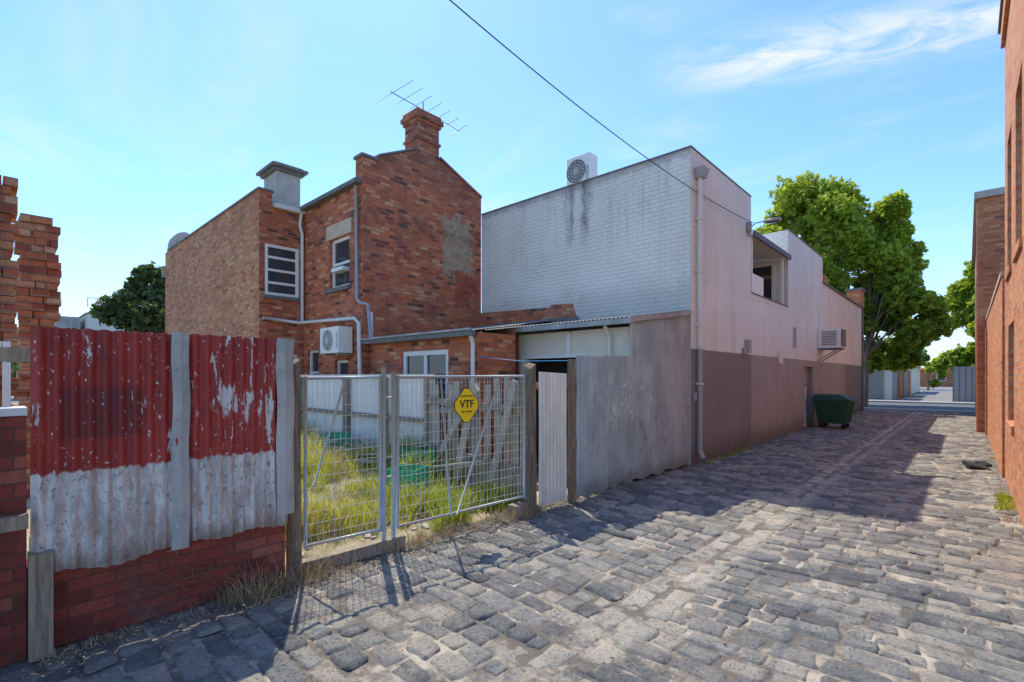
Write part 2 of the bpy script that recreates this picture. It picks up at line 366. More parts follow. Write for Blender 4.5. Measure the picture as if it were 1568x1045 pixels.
    def done(s,cols=None):
        me=bpy.data.meshes.new(s.name); V=np.array(s.v,dtype=float)
        lo,hi=V.min(0),V.max(0); org=np.array([(lo[0]+hi[0])/2,(lo[1]+hi[1])/2,lo[2]])
        me.from_pydata((V-org).tolist(),[],s.f)
        for m in s.mats: me.materials.append(m)
        me.polygons.foreach_set('material_index',s.mi); me.update()
        uvl=me.uv_layers.new(name='UVMap')
        nl=len(me.loops); li=np.zeros(nl,int); me.loops.foreach_get('vertex_index',li)
        nrm=np.zeros(len(me.polygons)*3); me.polygons.foreach_get('normal',nrm); nrm=np.abs(nrm.reshape(-1,3))
        tot=np.zeros(len(me.polygons),int); me.polygons.foreach_get('loop_total',tot)
        ln=np.repeat(nrm,tot,axis=0); P=V[li]
        uv=np.where((ln[:,2]>.75)[:,None],P[:,[0,1]],np.where((ln[:,0]>ln[:,1])[:,None],P[:,[1,2]],P[:,[0,2]]))
        uvl.data.foreach_set('uv',uv.ravel())
        if cols is not None:
            ca=me.color_attributes.new('Col','FLOAT_COLOR','POINT')
            c=np.ones((len(V),4)); c[:,:3]=np.array(cols)[:,None]; ca.data.foreach_set('color',c.ravel())
        if s.smooth: me.polygons.foreach_set('use_smooth',[True]*len(me.polygons))
        ob=bpy.data.objects.new(s.name,me); scene.collection.objects.link(ob); ob.location=org
        if s.parent: ob.parent=s.parent
        return ob
from mathutils import noise as mn

# ------------------------------------------------------------ ground
def gmat():
    k=NT('dry_ground'); p=k.pos(); n=k.noise(p,.25,8,.7)
    k.col(k.ramp(n,[(.3,(.14,.13,.09)),(.5,(.22,.21,.15)),(.7,(.15,.19,.07))])); return k.mat
g=B('ground',[gmat()]); g.face([(-700,-700,-.07),(700,-700,-.07),(700,900,-.07),(-700,900,-.07)]); g.done()
def zl(x): return -.035*(1-min(1,abs(x+1.72)/1.3))
def sandmat():
    k=NT('lane_joint_sand'); p=k.pos(); n=k.noise(p,1.8,9,.78)
    b=k.ramp(n,[(.3,(.08,.065,.05)),(.48,(.15,.125,.095)),(.58,(.42,.35,.26)),(.7,(.5,.43,.32))])
    k.col(b); k.bump(k.noise(p,60,4,.8),.6,.01); return k.mat
def stonemat():
    k=NT('bluestone'); p=k.pos(); a=k.attr(); c=k.n('ShaderNodeSeparateColor'); k.set(c.inputs[0],a); v=c.outputs[0]
    n=k.noise(p,5,10,.8)
    t=k.math('ADD',k.math('MULTIPLY',v,.48),k.math('MULTIPLY',n,.62))
    b=k.ramp(t,[(.3,(.10,.098,.095)),(.46,(.19,.183,.165)),(.62,(.285,.268,.228)),(.82,(.45,.415,.34))])
    tan=k.sstep(v,.70,.80); b=k.mix(k.math('MULTIPLY',tan,.4),b,(.46,.37,.255))
    sp=k.sstep(k.noise(p,55,4,.85),.56,.64); b=k.mix(k.math('MULTIPLY',sp,.6),b,(.07,.065,.058))
    lt=k.sstep(k.noise(p,16,6,.8),.56,.66); b=k.mix(k.math('MULTIPLY',lt,.45),b,(.48,.44,.355))
    sd=k.sstep(k.noise(p,.9,9,.8),.49,.62); b=k.mix(k.math('MULTIPLY',sd,.5),b,(.45,.39,.295))
    dk=k.sstep(k.noise(k.map(p,(1,.35,1),(3,7,0)),.8,6,.75),.53,.70); b=k.mix(k.math('MULTIPLY',dk,.45),b,(.10,.092,.08))
    X,Y,Z=k.xyz(p)
    strip=k.math('MULTIPLY',k.math('MULTIPLY',k.band(k.math('ADD',X,k.math('MULTIPLY',k.noise(p,3,5),.15)),-1.87,-1.45,.07),k.sstep(k.noise(p,2.4,6,.8),.35,.6)),.8); b=k.mix(strip,b,(.56,.49,.37))
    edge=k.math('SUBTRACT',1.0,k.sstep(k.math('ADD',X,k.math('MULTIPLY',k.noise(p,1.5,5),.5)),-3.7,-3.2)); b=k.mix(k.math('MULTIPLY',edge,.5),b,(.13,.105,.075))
    k.col(b); k.rough(.85); k.bump(k.math('ADD',k.math('ADD',k.noise(p,18,8,.85),k.math('MULTIPLY',k.noise(p,6,3),1.2)),k.math('MULTIPLY',sp,-.4)),1.0,.022); return k.mat
lane=empty('cobblestone_lane')
jb=B('joint_bed',[sandmat()],lane)
xs=[-4.15,-3.2,-2.4,-1.72,-1.0,-.42,.6,2.6]
for i in range(len(xs)-1):
    x0,x1=xs[i],xs[i+1]
    for y0,y1 in ((-4,5),(5,31)):
        if x0>=.6 and y0==5: continue
        jb.face([(x0,y0,zl(x0)-.010),(x1,y0,zl(x1)-.010),(x1,y1,zl(x1)-.010),(x0,y1,zl(x0)-.010)])
jb.done()
V=[];F=[];C=[]
def stone(x0,x1,y0,y1,near,base,rise):
    nx,ny=(10,8) if near else (4,4)
    cx,cy=(x0+x1)/2,(y0+y1)/2; hx,hy=(x1-x0)/2,(y1-y0)/2
    rot=random.gauss(0,.035); tx,ty=random.gauss(0,.03),random.gauss(0,.045); c=base+random.uniform(-.42,.42); i0=len(V)
    e=random.uniform(3.5,9); sx=random.gauss(0,.07); sy=random.gauss(0,.09); so=random.uniform(0,99)
    for j in range(ny+1):
        for i in range(nx+1):
            u=-1+2*i/nx; w=-1+2*j/ny
            u=math.copysign(abs(u)**.7,u); w=math.copysign(abs(w)**.7,w)
            r=(abs(u)**e+abs(w)**e); sc=1 if r<=1 else r**(-1/e)
            m=max(abs(u),abs(w))
            px=u*sc*hx*(1+sx*w); py=w*sc*hy*(1+sy*u)
            if near:
                q=Vector((px*9+so,py*9,so)); jj=mn.noise(q); j2=mn.noise(q+Vector((7,3,1)))
                px+=jj*.020*m; py+=j2*.020*m; zz=.010*mn.noise(q*1.7)+.004*jj
            else: zz=0
            z=rise-.028*max(0,(m-.76)/.24)**1.8+tx*px+ty*py+zz
            X=cx+px*math.cos(rot)-py*math.sin(rot); Y=cy+px*math.sin(rot)+py*math.cos(rot)
            V.append((X,Y,z+zl(X))); C.append(c)
    for j in range(ny):
        for i in range(nx):
            a=i0+j*(nx+1)+i; F.append((a,a+1,a+nx+2,a+nx+1))
y=-1.5; row=0
while y<31:
    dy=random.uniform(.145,.215)
    near=y<8
    for (xa,xb) in ((-4.05,-1.93),(-1.51,.62 if y>5 else 2.2)):
        x=xa+random.uniform(-.15,.0)
        while x<xb-.1:
            L=random.choice([random.uniform(.15,.25),random.uniform(.24,.40)]); x2=min(x+L,xb)
            if xb-x2<.11: x2=xb
            stone(x+.003,x2-.003,y+.002+random.uniform(0,.01),y+dy-.002-random.uniform(0,.01),near,.5,random.gauss(.004,.007)); x=x2
    y+=dy; row+=1
for xa,xb in ((-1.92,-1.73),(-1.71,-1.52)):
    y=-1.5
    while y<31:
        L=random.uniform(.25,.5); stone(xa,xb,y+.004,y+L-.004,y<8,.56,-.004); y+=L
sb=B('bluestone_pitchers',[stonemat()],lane,True); sb.v=V; sb.f=F; sb.mi=[0]*len(F); sb.done(C)

# yard
def yz(x,y):
    t=min(1,max(0,(-4.15-x)/2.4)); t=t*t*(3-2*t)
    return -.004+.27*t+.03*math.sin(x*2.3+y*1.7)*t+.02*math.sin(x*5+y*4.1)*t
def yardmat():
    k=NT('yard_soil'); p=k.pos(); n=k.noise(p,1.2,8,.75)
    b=k.ramp(n,[(.3,(.20,.18,.06)),(.45,(.38,.31,.15)),(.58,(.56,.45,.29)),(.75,(.68,.58,.43))])
    k.col(b); k.bump(k.noise(p,18,6,.8),.9,.03); return k.mat
yd=B('yard_ground',[yardmat()],None,True)
nx,ny=60,60
for j in range(ny+1):
    for i in range(nx+1):
        x=-13+8.93*i/nx; y=-3+8.9*j/ny; yd.v.append((x,y,yz(x,y)))
for j in range(ny):
    for i in range(nx):
        a=j*(nx+1)+i; yd.f.append((a,a+1,a+nx+2,a+nx+1)); yd.mi.append(0)
yd.done()
def blades(name,mat,pts,hr,wr,cr,lean=.5):
    b=B(name,[mat]); cols=[]
    for (x,y,z,hs,cb) in pts:
        h=random.uniform(*hr)*hs; w=random.uniform(*wr); a=random.uniform(0,6.28); la=random.uniform(0,6.28); l=random.uniform(.1,lean)*h
        dx,dy=math.cos(a)*w/2,math.sin(a)*w/2; lx,ly=math.cos(la)*l,math.sin(la)*l
        i=len(b.v)
        b.v+=[(x-dx,y-dy,z-.01),(x+dx,y+dy,z-.01),(x+dx*.7+lx*.4,y+dy*.7+ly*.4,z+h*.6),(x-dx*.7+lx*.4,y-dy*.7+ly*.4,z+h*.6),(x+lx,y+ly,z+h)]
        b.f+=[(i,i+1,i+2,i+3),(i+3,i+2,i+4)]; b.mi+=[0,0]
        c=cb+random.uniform(*cr); cols+=[c]*5
    return b.done(cols)
CR=[(-5.35,3.75),(-7.9,3.35),(-8.3,4.3),(-6.1,4.45)]
pts=[]
while len(pts)<40000:
    x=random.uniform(-11.5,-4.1); y=random.uniform(1.2,4.85)
    if any((x-a)**2+(y-c)**2<.08 for a,c in CR): continue
    n=mn.noise(Vector((x*1.3,y*1.3,3))); m=mn.noise(Vector((x*.8,y*.8,9))); f=mn.noise(Vector((x*4,y*4,5)))
    if n+f*.5<random.uniform(-.16,.18) : continue
    pts.append((x,y,yz(x,y),.4+max(0,n+f*.6)*2.7+max(0,m),.52-m*1.1+f*.4))
blades('grass',M['grass'],pts,(.06,.26),(.006,.015),(-.3,.3),.9)
pts=[]
def clump(cx,cy,r,n,h,cb=.5):
    for _ in range(n):
        a=random.uniform(0,6.28); q=r*random.random()**.7; x=cx+q*math.cos(a); y=cy+q*math.sin(a)
        pts.append((x,y,max(0,yz(x,y)) if x<-4.1 else -.005,h*(1.2-q/r),cb))
for i in range(34): clump(-3.93+random.uniform(-.06,.12),random.uniform(1.2,2.1),random.uniform(.08,.2),40,random.uniform(.4,1.1))
for i in range(44):
    yy=random.uniform(2.6,4.6); clump(-4.12+.093*(yy-1.7)+random.uniform(-.12,.1),yy,.12,36,.65,.65)
for i in range(60):
    yy=random.uniform(4.6,28); clump(-3.68,yy,.07,10,random.uniform(.15,.5),.45)
for i in range(14):
    yy=random.uniform(.2,1.2); clump(-3.93,yy,.1,14,.3)
for i in range(26): clump(.37,random.uniform(7,19),.1,20,random.uniform(.2,.6),.5)
for i in range(46): clump(random.uniform(-9,-4.4),random.uniform(2,4.6),.15,40,random.uniform(1,2),.5)
blades('dry_weeds',M['dry'],pts,(.10,.30),(.004,.008),(-.4,.4),1.3)
pts=[]
for i in range(25): clump(.36,random.uniform(8.5,9.5),.12,20,.6,.2)
for i in range(30): clump(-3.64,random.uniform(9.0,12),.08,10,.5,.1)
for i in range(26): clump(random.uniform(-5.0,-4.2),random.uniform(3.6,4.5),.16,60,random.uniform(1,2.2),.05)
for i in range(30): clump(random.uniform(-8.5,-5.9),random.uniform(2.2,4.5),.2,50,random.uniform(1,1.9),.32)
blades('green_weeds',M['grass'],pts,(.08,.22),(.01,.02),(-.2,.3),.8)

# ------------------------------------------------------------ left fences
e=empty('brick_boundary_wall')
b=B('low_wall',['brick_low','whitewall'],e)
b.box(-4.26,-4.06,.17,1.66,0,.52); b.box(-4.22,-4.0,-3.0,.165,0,1.42); b.box(-4.24,-3.98,-3.0,.167,1.425,1.47,1); b.done()
b=B('wall_timbers',['wood_d','wood'],e)
b.box(-3.99,-3.93,-3,.17,.78,.86,1); b.box(-3.985,-3.9,-.12,-.005,0,1.45); b.box(-4.4,-4.3,-3,.19,1.74,1.83,1)
b.box(-4.055,-3.945,.17,.275,0,.62,1); b.done()
b=B('dry_vines',['vine'],None,True)
for q in range(13):
    y=random.uniform(.9,1.9); z=random.uniform(0,.3); x=-4.03; dirn=random.choice([-1,1]); P=[(x,y,z)]
    for s_ in range(9):
        y+=dirn*random.uniform(.0,.05); z+=random.uniform(-.02,.06); x=-4.03+random.uniform(-.01,.03); P.append((x,y,max(.005,z)))
    b.tube(P,[.0022]*9+[.0008],0,4)
b.done()
e=empty('red_corrugated_fence')
b=B('red_sheet',['redfence'],e,True)
b.corr((-4.0,.18),(-4.0,.93),lambda t:.46+.02*math.sin(t*9),lambda t:1.945+.004*math.sin(t*60),nz=10,dent=.006,seg=10,amp=.013)
b.corr((-4.014,.9),(-4.0,1.66),lambda t:.475+.012*math.sin(t*12),lambda t:1.95+.004*math.sin(t*50),nz=10,dent=.006,seg=10,amp=.013)
b.done()
b=B('metal_strip',['galv_l'],e)
def strip(y0,y1,z0,z1,x=-3.98,n=14):
    for i in range(n):
        a,c=z0+(z1-z0)*i/n,z0+(z1-z0)*(i+1)/n
        f=lambda z:(x+.004*math.sin(z*13+y0*9),.005*math.sin(z*9+y0))
        xa,ya=f(a); xc,yc_=f(c); ym=(y0+y1)/2
        b.face([(xa-.006,y0+ya,a),(xa+.004,ym+ya,a),(xc+.004,ym+yc_,c),(xc-.006,y0+yc_,c)]); b.face([(xa+.004,ym+ya,a),(xa-.006,y1+ya,a),(xc-.006,y1+yc_,c),(xc+.004,ym+yc_,c)])
strip(.872,.975,.46,1.955); strip(1.565,1.70,.55,1.955)
for yy in (.895,.95,1.59,1.67):
    for zz in (.7,1.0,1.35,1.7,1.88): b.obox((-3.974,yy,zz),(.006,.012,.012),0,0,.6)
b.done()
b=B('back_rails',['wood'],e); b.box(-4.1,-4.035,.18,1.68,1.75,1.84); b.box(-4.1,-4.035,.18,1.68,.62,.7); b.done()
def fx(y): return -4.1+.0929*(y-1.7)
e=empty('timber_gate_post'); b=B('post',['wood_d','wood'],e)
b.hexa([(-4.14,1.70,0),(-4.04,1.70,0),(-4.04,1.79,0),(-4.14,1.79,0),(-4.13,1.71,1.76),(-4.05,1.71,1.74),(-4.05,1.78,1.79),(-4.13,1.78,1.8)])
b.done()
b=B('timber_sleeper',['wood']); b.hexa([(fx(1.75)-.05,1.75,0.005),(fx(1.75)+.05,1.75,.005),(fx(2.75)+.05,2.75,.005),(fx(2.75)-.05,2.75,.005),(fx(1.75)-.05,1.75,.1),(fx(1.75)+.05,1.75,.1),(fx(2.75)+.05,2.75,.12),(fx(2.75)-.05,2.75,.12)]); b.done()
def wire_gate(y0,y1,zb,zt,diag,sag=0):
    e=empty('wire_mesh_gate'); f=B('frame',['steel'],e,True); w=B('mesh',['wire'],e)
    P=lambda y,z:(fx(y)+.0,y,z)
    f.tube([P(y0,zb),P(y0,zt)],.016); f.tube([P(y1,zb+sag),P(y1,zt+.01)],.016)
    f.tube([P(y0,zt-.015),P(y1,zt-.005)],.014); f.tube([P(y0,zb+.02),P(y1,zb+.02+sag)],.014)
    for d in diag: f.tube([(fx(d[0])+.015,d[0],d[1]),(fx(d[2])+.015,d[2],d[3])],.011)
    y=y0+.05
    while y<y1-.02:
        o=random.uniform(-.004,.004); w.beam((fx(y),y+o,zb+.02),(fx(y)+random.uniform(-.01,.01),y-o,zt-.02),.0036,.0036); y+=.05
    z=zb+.1
    while z<zt-.03:
        w.beam((fx(y0)+.005,y0,z),(fx(y1)+.005,y1,z+random.uniform(-.004,.004)),.0032,.0032); z+=.10
    f.done(); w.done(); return e
wire_gate(1.84,2.52,.2,1.65,[(1.9,.72,2.18,1.63)])
wire_gate(2.70,4.36,.19,1.66,[(3.38,.2,3.95,1.6),(3.3,.2,3.18,1.62)],.02)
b=B('steel_gate_post',['steel'],None,True)
b.tube([(fx(2.555)+.0,2.555,-.03),(fx(2.555),2.555,1.74)],.022,0,12); b.tube([(fx(2.655),2.655,-.03),(fx(2.655),2.655,1.70)],.022,0,12)
b.tube([(fx(2.55),2.55,1.45),(fx(2.66),2.66,1.45)],.01); b.tube([(fx(2.55),2.55,.7),(fx(2.66),2.66,.7)],.01); b.done()
e=empty('warning_sign'); b=B('plate',['yellow','black'],e)
yc,zc=3.49,1.345; xs_=fx(3.49)+.03
def octo(wd,ht,cut,x,m):
    p=[(-cut,ht),(cut,ht),(wd,cut),(wd,-cut),(cut,-ht),(-cut,-ht),(-wd,-cut),(-wd,cut)]
    b.prism([(yc+a,zc+c) for a,c in p],'x',x-.003,x,m)
octo(.170,.185,.035,xs_,1); octo(.162,.176,.033,xs_+.004,0)
b.done()
for txt,sz,z in (('VTF',.115,1.32),('SECURITY FENCE',.024,1.435),('HIRE  9300 0000',.022,1.27)):
    cu=bpy.data.curves.new('t','FONT'); cu.body=txt; cu.size=sz; cu.align_x='CENTER'; cu.extrude=.001; cu.offset=.002 if sz>.05 else 0
    o=bpy.data.objects.new('t',cu); scene.collection.objects.link(o); bpy.context.view_layer.update()
    me=bpy.data.meshes.new_from_object(o.evaluated_get(bpy.context.evaluated_depsgraph_get())); bpy.data.objects.remove(o)
    o=bpy.data.objects.new('lettering',me); me.materials.clear(); me.materials.append(M['black']); scene.collection.objects.link(o)
    o.rotation_euler=(math.pi/2,0,math.pi/2); o.location=(xs_+.0065,yc,z); o.parent=e
b=B('timber_fence_post',['wood_d']);
b.hexa([(-3.93,4.42,0),(-3.80,4.42,0),(-3.80,4.53,0),(-3.93,4.53,0),(-3.92,4.43,1.78),(-3.81,4.43,1.74),(-3.81,4.52,1.8),(-3.92,4.52,1.82)]); b.done()
b=B('timber_stump',['wood']); b.box(-3.97,-3.82,4.2,4.40,0,.14); b.box(-3.9,-3.8,4.55,4.62,0,.08); b.done()
e=empty('corrugated_gate'); b=B('sheet',['galv_cream'],e,True)
b.corr((-3.80,4.58),(-3.83,5.16),lambda t:.06,lambda t:1.71-.02*t,pitch=.076,dent=.002,amp=.012,seg=8); b.done()
b=B('frame',['wood','wood_d'],e); b.box(-3.9,-3.84,4.57,5.2,1.5,1.58); b.box(-3.9,-3.84,4.57,5.2,.25,.33)
b.box(-3.85,-3.77,5.215,5.30,0,1.88,1); b.done()
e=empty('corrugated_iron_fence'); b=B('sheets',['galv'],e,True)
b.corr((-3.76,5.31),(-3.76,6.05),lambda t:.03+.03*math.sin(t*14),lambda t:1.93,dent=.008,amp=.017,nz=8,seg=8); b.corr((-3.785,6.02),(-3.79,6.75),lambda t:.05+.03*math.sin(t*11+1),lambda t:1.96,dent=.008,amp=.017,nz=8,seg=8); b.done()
b=B('rails',['wood'],e); b.box(-3.89,-3.82,5.3,6.75,1.6,1.68); b.box(-3.89,-3.82,5.3,6.75,.4,.48); b.done()

# shed (skillion)
e=empty('corrugated_shed')
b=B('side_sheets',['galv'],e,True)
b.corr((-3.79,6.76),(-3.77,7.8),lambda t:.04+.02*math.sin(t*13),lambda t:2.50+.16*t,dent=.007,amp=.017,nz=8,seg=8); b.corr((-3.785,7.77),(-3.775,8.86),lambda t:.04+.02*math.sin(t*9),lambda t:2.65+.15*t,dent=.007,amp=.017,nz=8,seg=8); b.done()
b=B('front_wall',['cream','brick','dark','wframe'],e)
b.wall('y',6.92,-6.93,-6.25,0,2.44,[],1,.1,-1); b.wall('y',6.92,-6.25,-3.85,0,2.44,[(-6.1,-4.75,0,1.98)],0,.12,-1)
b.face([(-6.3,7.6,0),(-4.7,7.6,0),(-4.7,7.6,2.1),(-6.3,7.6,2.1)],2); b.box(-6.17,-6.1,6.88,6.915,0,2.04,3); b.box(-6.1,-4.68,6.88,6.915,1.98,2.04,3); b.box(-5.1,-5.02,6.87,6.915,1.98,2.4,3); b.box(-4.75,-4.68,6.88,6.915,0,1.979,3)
b.done()
b=B('roof',['roofgrey','pipe_w','wood_d'],e,False)
b.sheet((-6.93,6.68,2.565),(3.2,0,0),(0,2.2,.31),0)
b.box(-6.95,-3.70,6.60,6.68,2.46,2.54,0); b.beam((-3.73,6.62,2.515),(-3.73,8.86,2.83),.03,.08,0); b.tube([(-4.22,6.7,2.46),(-4.22,6.85,2.3),(-4.22,6.85,1.5)],.03,1); b.done()

# ------------------------------------------------------------ white building
e=empty('white_painted_building'); WX=-3.75
b=B('walls',['white','lane_wall','roofgrey','coping','dark','brick_side'],e)
def solid(y0,y1,z1,mrear=0):
    x0=-9.365
    b.face([(x0,y0,0),(WX,y0,0),(WX,y0,z1),(x0,y0,z1)],mrear)
    b.face([(WX,y0,0),(WX,y1,0),(WX,y1,z1),(WX,y0,z1)],1)
    b.face([(x0,y1,0),(x0,y1,z1),(WX,y1,z1),(WX,y1,0)],1)
    b.face([(x0,y0,0),(x0,y0,z1),(x0,y1,z1),(x0,y1,0)],0)
    b.face([(x0,y0,z1),(WX,y0,z1),(WX,y1,z1),(x0,y1,z1)],2)
solid(8.9,12.35,5.9); solid(12.353,15.637,3.63)
b.box(-9.3,-5.7,12.36,15.63,3.64,5.25,0)
b.face([(-9.365,15.64,0),(WX,15.64,0),(WX,15.64,5.85),(-9.365,15.64,5.85)],1)
b.wall('x',WX,15.64,20.2,0,5.85,[(17.45,18.7,0,1.97)],1,.2,1)
b.face([(-9.365,20.2,0),(-9.365,20.2,5.85),(WX,20.2,5.85),(WX,20.2,0)],1)
b.face([(-9.365,15.64,5.85),(WX,15.64,5.85),(WX,20.2,5.85),(-9.365,20.2,5.85)],2)
solid(20.205,29.1,4.95,1)
b.box(-9.36,-3.735,8.885,9.1,5.903,5.93,3); b.box(-3.9,-3.735,9.103,12.36,5.903,5.925,3)
b.box(-3.9,-3.73,15.62,20.22,5.853,5.88,3); b.box(-3.9,-3.68,20.23,29.12,4.953,5.0,3); b.box(-3.87,-3.73,12.36,15.61,3.633,3.655,3)
b.box(-4.2,-3.70,20.24,20.7,5.003,5.25,5); b.box(-4.25,-3.66,28.2,29.1,5.003,5.75,5); b.box(-4.3,-3.6,28.15,29.15,5.753,5.85,3); b.box(-3.745,-3.68,28.9,29.1,0,4.94,3)
b.done()
b=B('exposed_brick_course',['brick','coping'],e)
b.prism([(-9.35,2.9),(-6.3,2.84),(-6.42,3.27),(-7.0,3.30),(-7.05,3.24),(-9.35,3.32)],'y',8.86,8.895); b.box(-9.35,-6.25,8.82,8.857,2.84,2.98,1); b.done()
b=B('rear_door',['lane_wall','dark','wframe'],e)
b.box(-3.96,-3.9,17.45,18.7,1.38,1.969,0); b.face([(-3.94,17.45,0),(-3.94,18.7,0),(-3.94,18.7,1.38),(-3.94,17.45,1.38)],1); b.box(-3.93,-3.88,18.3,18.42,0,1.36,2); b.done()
b=B('terrace_roof',['roofdark','ceilpale','wframe','glass'],e)
b.hexa([(-5.9,12.4,5.28),(-3.72,12.4,5.02),(-3.72,15.6,5.02),(-5.9,15.6,5.28),(-5.9,12.4,5.34),(-3.72,12.4,5.08),(-3.72,15.6,5.08),(-5.9,15.6,5.34)],1)
b.box(-3.715,-3.66,12.38,15.62,4.97,5.1,0)
b.box(-3.86,-3.78,15.2,15.28,3.66,5.02,2); b.box(-3.86,-3.78,12.5,12.58,3.66,5.02,2)
b.window('x',-5.66,12.9,15.2,3.65,4.9,1,.02,2,3,2,0,.06)
b.window('y',15.6,-5.5,-4.1,3.65,4.95,-1,.03,2,3,1,0,.07)
b.box(-3.83,-3.80,12.6,13.5,3.66,4.15,2)
b.done()
b=B('downpipe',['pipe_w','pipe_g'],e)
b.hexa([(-3.74,9.06,5.38),(-3.6,9.06,5.38),(-3.6,9.26,5.38),(-3.74,9.26,5.38),(-3.74,9.02,5.55),(-3.55,9.02,5.55),(-3.55,9.3,5.55),(-3.74,9.3,5.55)],1)
b.tube([(-3.68,9.15,5.38),(-3.68,9.15,2.17)],.045,0,10); b.tube([(-3.68,9.15,2.17),(-3.68,9.15,.25),(-3.62,9.15,.12)],.047,1,10)
for z in (4.6,3.6,2.6,1.5): b.box(-3.74,-3.63,9.09,9.21,z,z+.03,0)
b.tube([(-3.70,11.75,2.3),(-3.70,11.75,2.16)],.05,1,8); b.box(-3.74,-3.66,11.9,12.1,2.2,2.5,1)
b.box(-3.74,-3.69,8.98,9.03,1.2,1.35,1)
b.tube([(-3.7,16.2,3.1),(-3.7,16.2,2.5)],.03,1); b.box(-3.742,-3.70,14.6,14.9,2.0,2.35,0)
b.done()
def ac_outdoor(name,x0,x1,y0,y1,z0,z1,face,parent=None,stand=None):
    e=empty(name); 
    if parent: e.parent=parent
    b=B('casing',['acw','acgrille','steel'],e); b.box(x0,x1,y0,y1,z0,z1,0)
    cx=x0+(x1-x0)*.42; cz=(z0+z1)/2; r=(z1-z0)*.4
    for k_ in range(24):
        a0,a1=2*math.pi*k_/24,2*math.pi*(k_+1)/24
        b.face([(cx,y0-.004,cz),(cx+r*math.cos(a0),y0-.004,cz+r*math.sin(a0)),(cx+r*math.cos(a1),y0-.004,cz+r*math.sin(a1))],1)
    for q in (.3,.55,.8,1.0):
        b.tube([(cx+r*q*math.cos(2*math.pi*i/20),y0-.015,cz+r*q*math.sin(2*math.pi*i/20)) for i in range(21)],.006,0,4)
    for q in range(8):
        a=math.pi*q/8; b.beam((cx-r*math.cos(a),y0-.018,cz-r*math.sin(a)),(cx+r*math.cos(a),y0-.018,cz+r*math.sin(a)),.006,.006,0)
    for q in range(7): b.box(x1-.12,x1-.03,y0-.003,y0-.001,z0+.1+q*.05,z0+.12+q*.05,1)
    if stand is not None:
        for sx in (x0+.08,x1-.12):
            b.box(sx,sx+.04,y0,y0+.04,stand,z0-.001,2); b.box(sx,sx+.04,y1-.04,y1,stand,z0-.001,2); b.box(sx+.002,sx+.038,y0+.04,y1-.04,z0-.045,z0-.004,2)
    else:
        for sx in (x0+.12,x1-.16): b.box(sx,sx+.04,y0+.02,y1+.1,z0-.05,z0-.002,2)
    b.done(); return e
ac_outdoor('rooftop_air_conditioner',-7.55,-6.85,10.2,10.55,6.48,7.22,'y',None,5.9)
b=B('roof_vent',['acgrille','acw']); 
for x in (-8.75,-8.45,-8.15): b.box(x,x+.16,9.9,10.1,5.9,6.3+.05*math.sin(x*9)); 
b.box(-8.8,-7.95,10.0,10.05,6.15,6.2,1); b.done()
e=empty('wall_air_conditioner'); b=B('casing',['acw','acgrille','galv_l'],e)
b.box(-3.74,-3.08,19.4,20.2,2.62,3.3,0); b.box(-3.06,-3.05,19.45,20.15,2.67,3.25,1)
for q in range(9): b.box(-3.62,-3.2,19.385,19.398,2.72+q*.055,2.74+q*.055,1)
b.beam((-3.74,19.5,2.2),(-3.15,19.5,2.6),.04,.04,2); b.beam((-3.74,20.1,2.2),(-3.15,20.1,2.6),.04,.04,2); b.box(-3.74,-3.1,19.38,20.2,2.58,2.615,1); b.done()
e=empty('street_lamp'); b=B('bracket_and_head',['pipe_g','acw','glass','pipe_g'],e,True)
b.tube([(-3.74,12.15,5.1),(-3.6,12.2,5.22),(-3.4,12.25,5.24)],.014,0); b.obox((-3.27,12.28,5.23),(.34,.14,.06),0,0); b.obox((-3.25,12.28,5.19),(.24,.11,.035),0,2)
b.box(-3.745,-3.66,12.0,12.12,5.0,5.22,3); b.tube([(-3.69,12.05,5.0),(-3.69,12.05,4.9)],.035,3); b.done()
b=B('overhead_cable',['cable'],None,True)
P0=Vector((-3.62,12.1,5.2)); P1=Vector((-4.12,-6.0,7.63)); pts_=[]
for i in range(41):
    t=i/40; q=P0.lerp(P1,t); q.z-=.9*4*t*(1-t); pts_.append(q)
b.tube(pts_,.007,0,6); b.done()

# ------------------------------------------------------------ brick house
H=empty('brick_house')
b=B('gable_block',['brick','coping','stucco_tan','wframe','glass','dark','roofgrey'],H)
GX=-9.375
opA=[(-10.84,-9.94,3.66,4.8),(-10.6,-10.0,1.1,2.02),(-12.0,-11.4,1.2,2.3)]
b.wall('y',5.45,-12.2,GX-.3,0,5.78,opA,0,.13,-1)
b.window('y',5.45,-10.84,-9.94,3.66,4.8,-1,.13,3,4,0,1,.07)
b.window('y',5.45,-10.6,-10.0,1.1,2.02,-1,.13,3,4); b.window('y',5.45,-12.0,-11.4,1.2,2.3,-1,.13,3,4)
b.box(-10.97,-9.82,5.425,5.447,4.805,5.13,2); b.box(-10.95,-9.85,5.36,5.447,3.57,3.655,1)
b.box(-10.62,-10.1,5.37,5.58,4.02,4.1,3)
gab=[(5.45,0),(8.895,0),(8.895,6.33),(7.5,6.92),(6.85,6.92),(5.82,6.43),(5.82,6.33),(5.45,6.33)]
b.prism([(y,z) for y,z in gab],'x',GX-.3,GX,0)
def cop(y0,z0,y1,z1,t=.06,m=1):
    b.hexa([(GX-.33,y0,z0+.003),(GX+.03,y0,z0+.003),(GX+.03,y1,z1+.003),(GX-.33,y1,z1+.003),(GX-.33,y0,z0+t),(GX+.03,y0,z0+t),(GX+.03,y1,z1+t),(GX-.33,y1,z1+t)],m)
cop(5.41,6.33,5.80,6.33,.06); cop(5.83,6.44,6.83,6.92,.05); cop(7.52,6.92,8.9,6.34,.06,0)
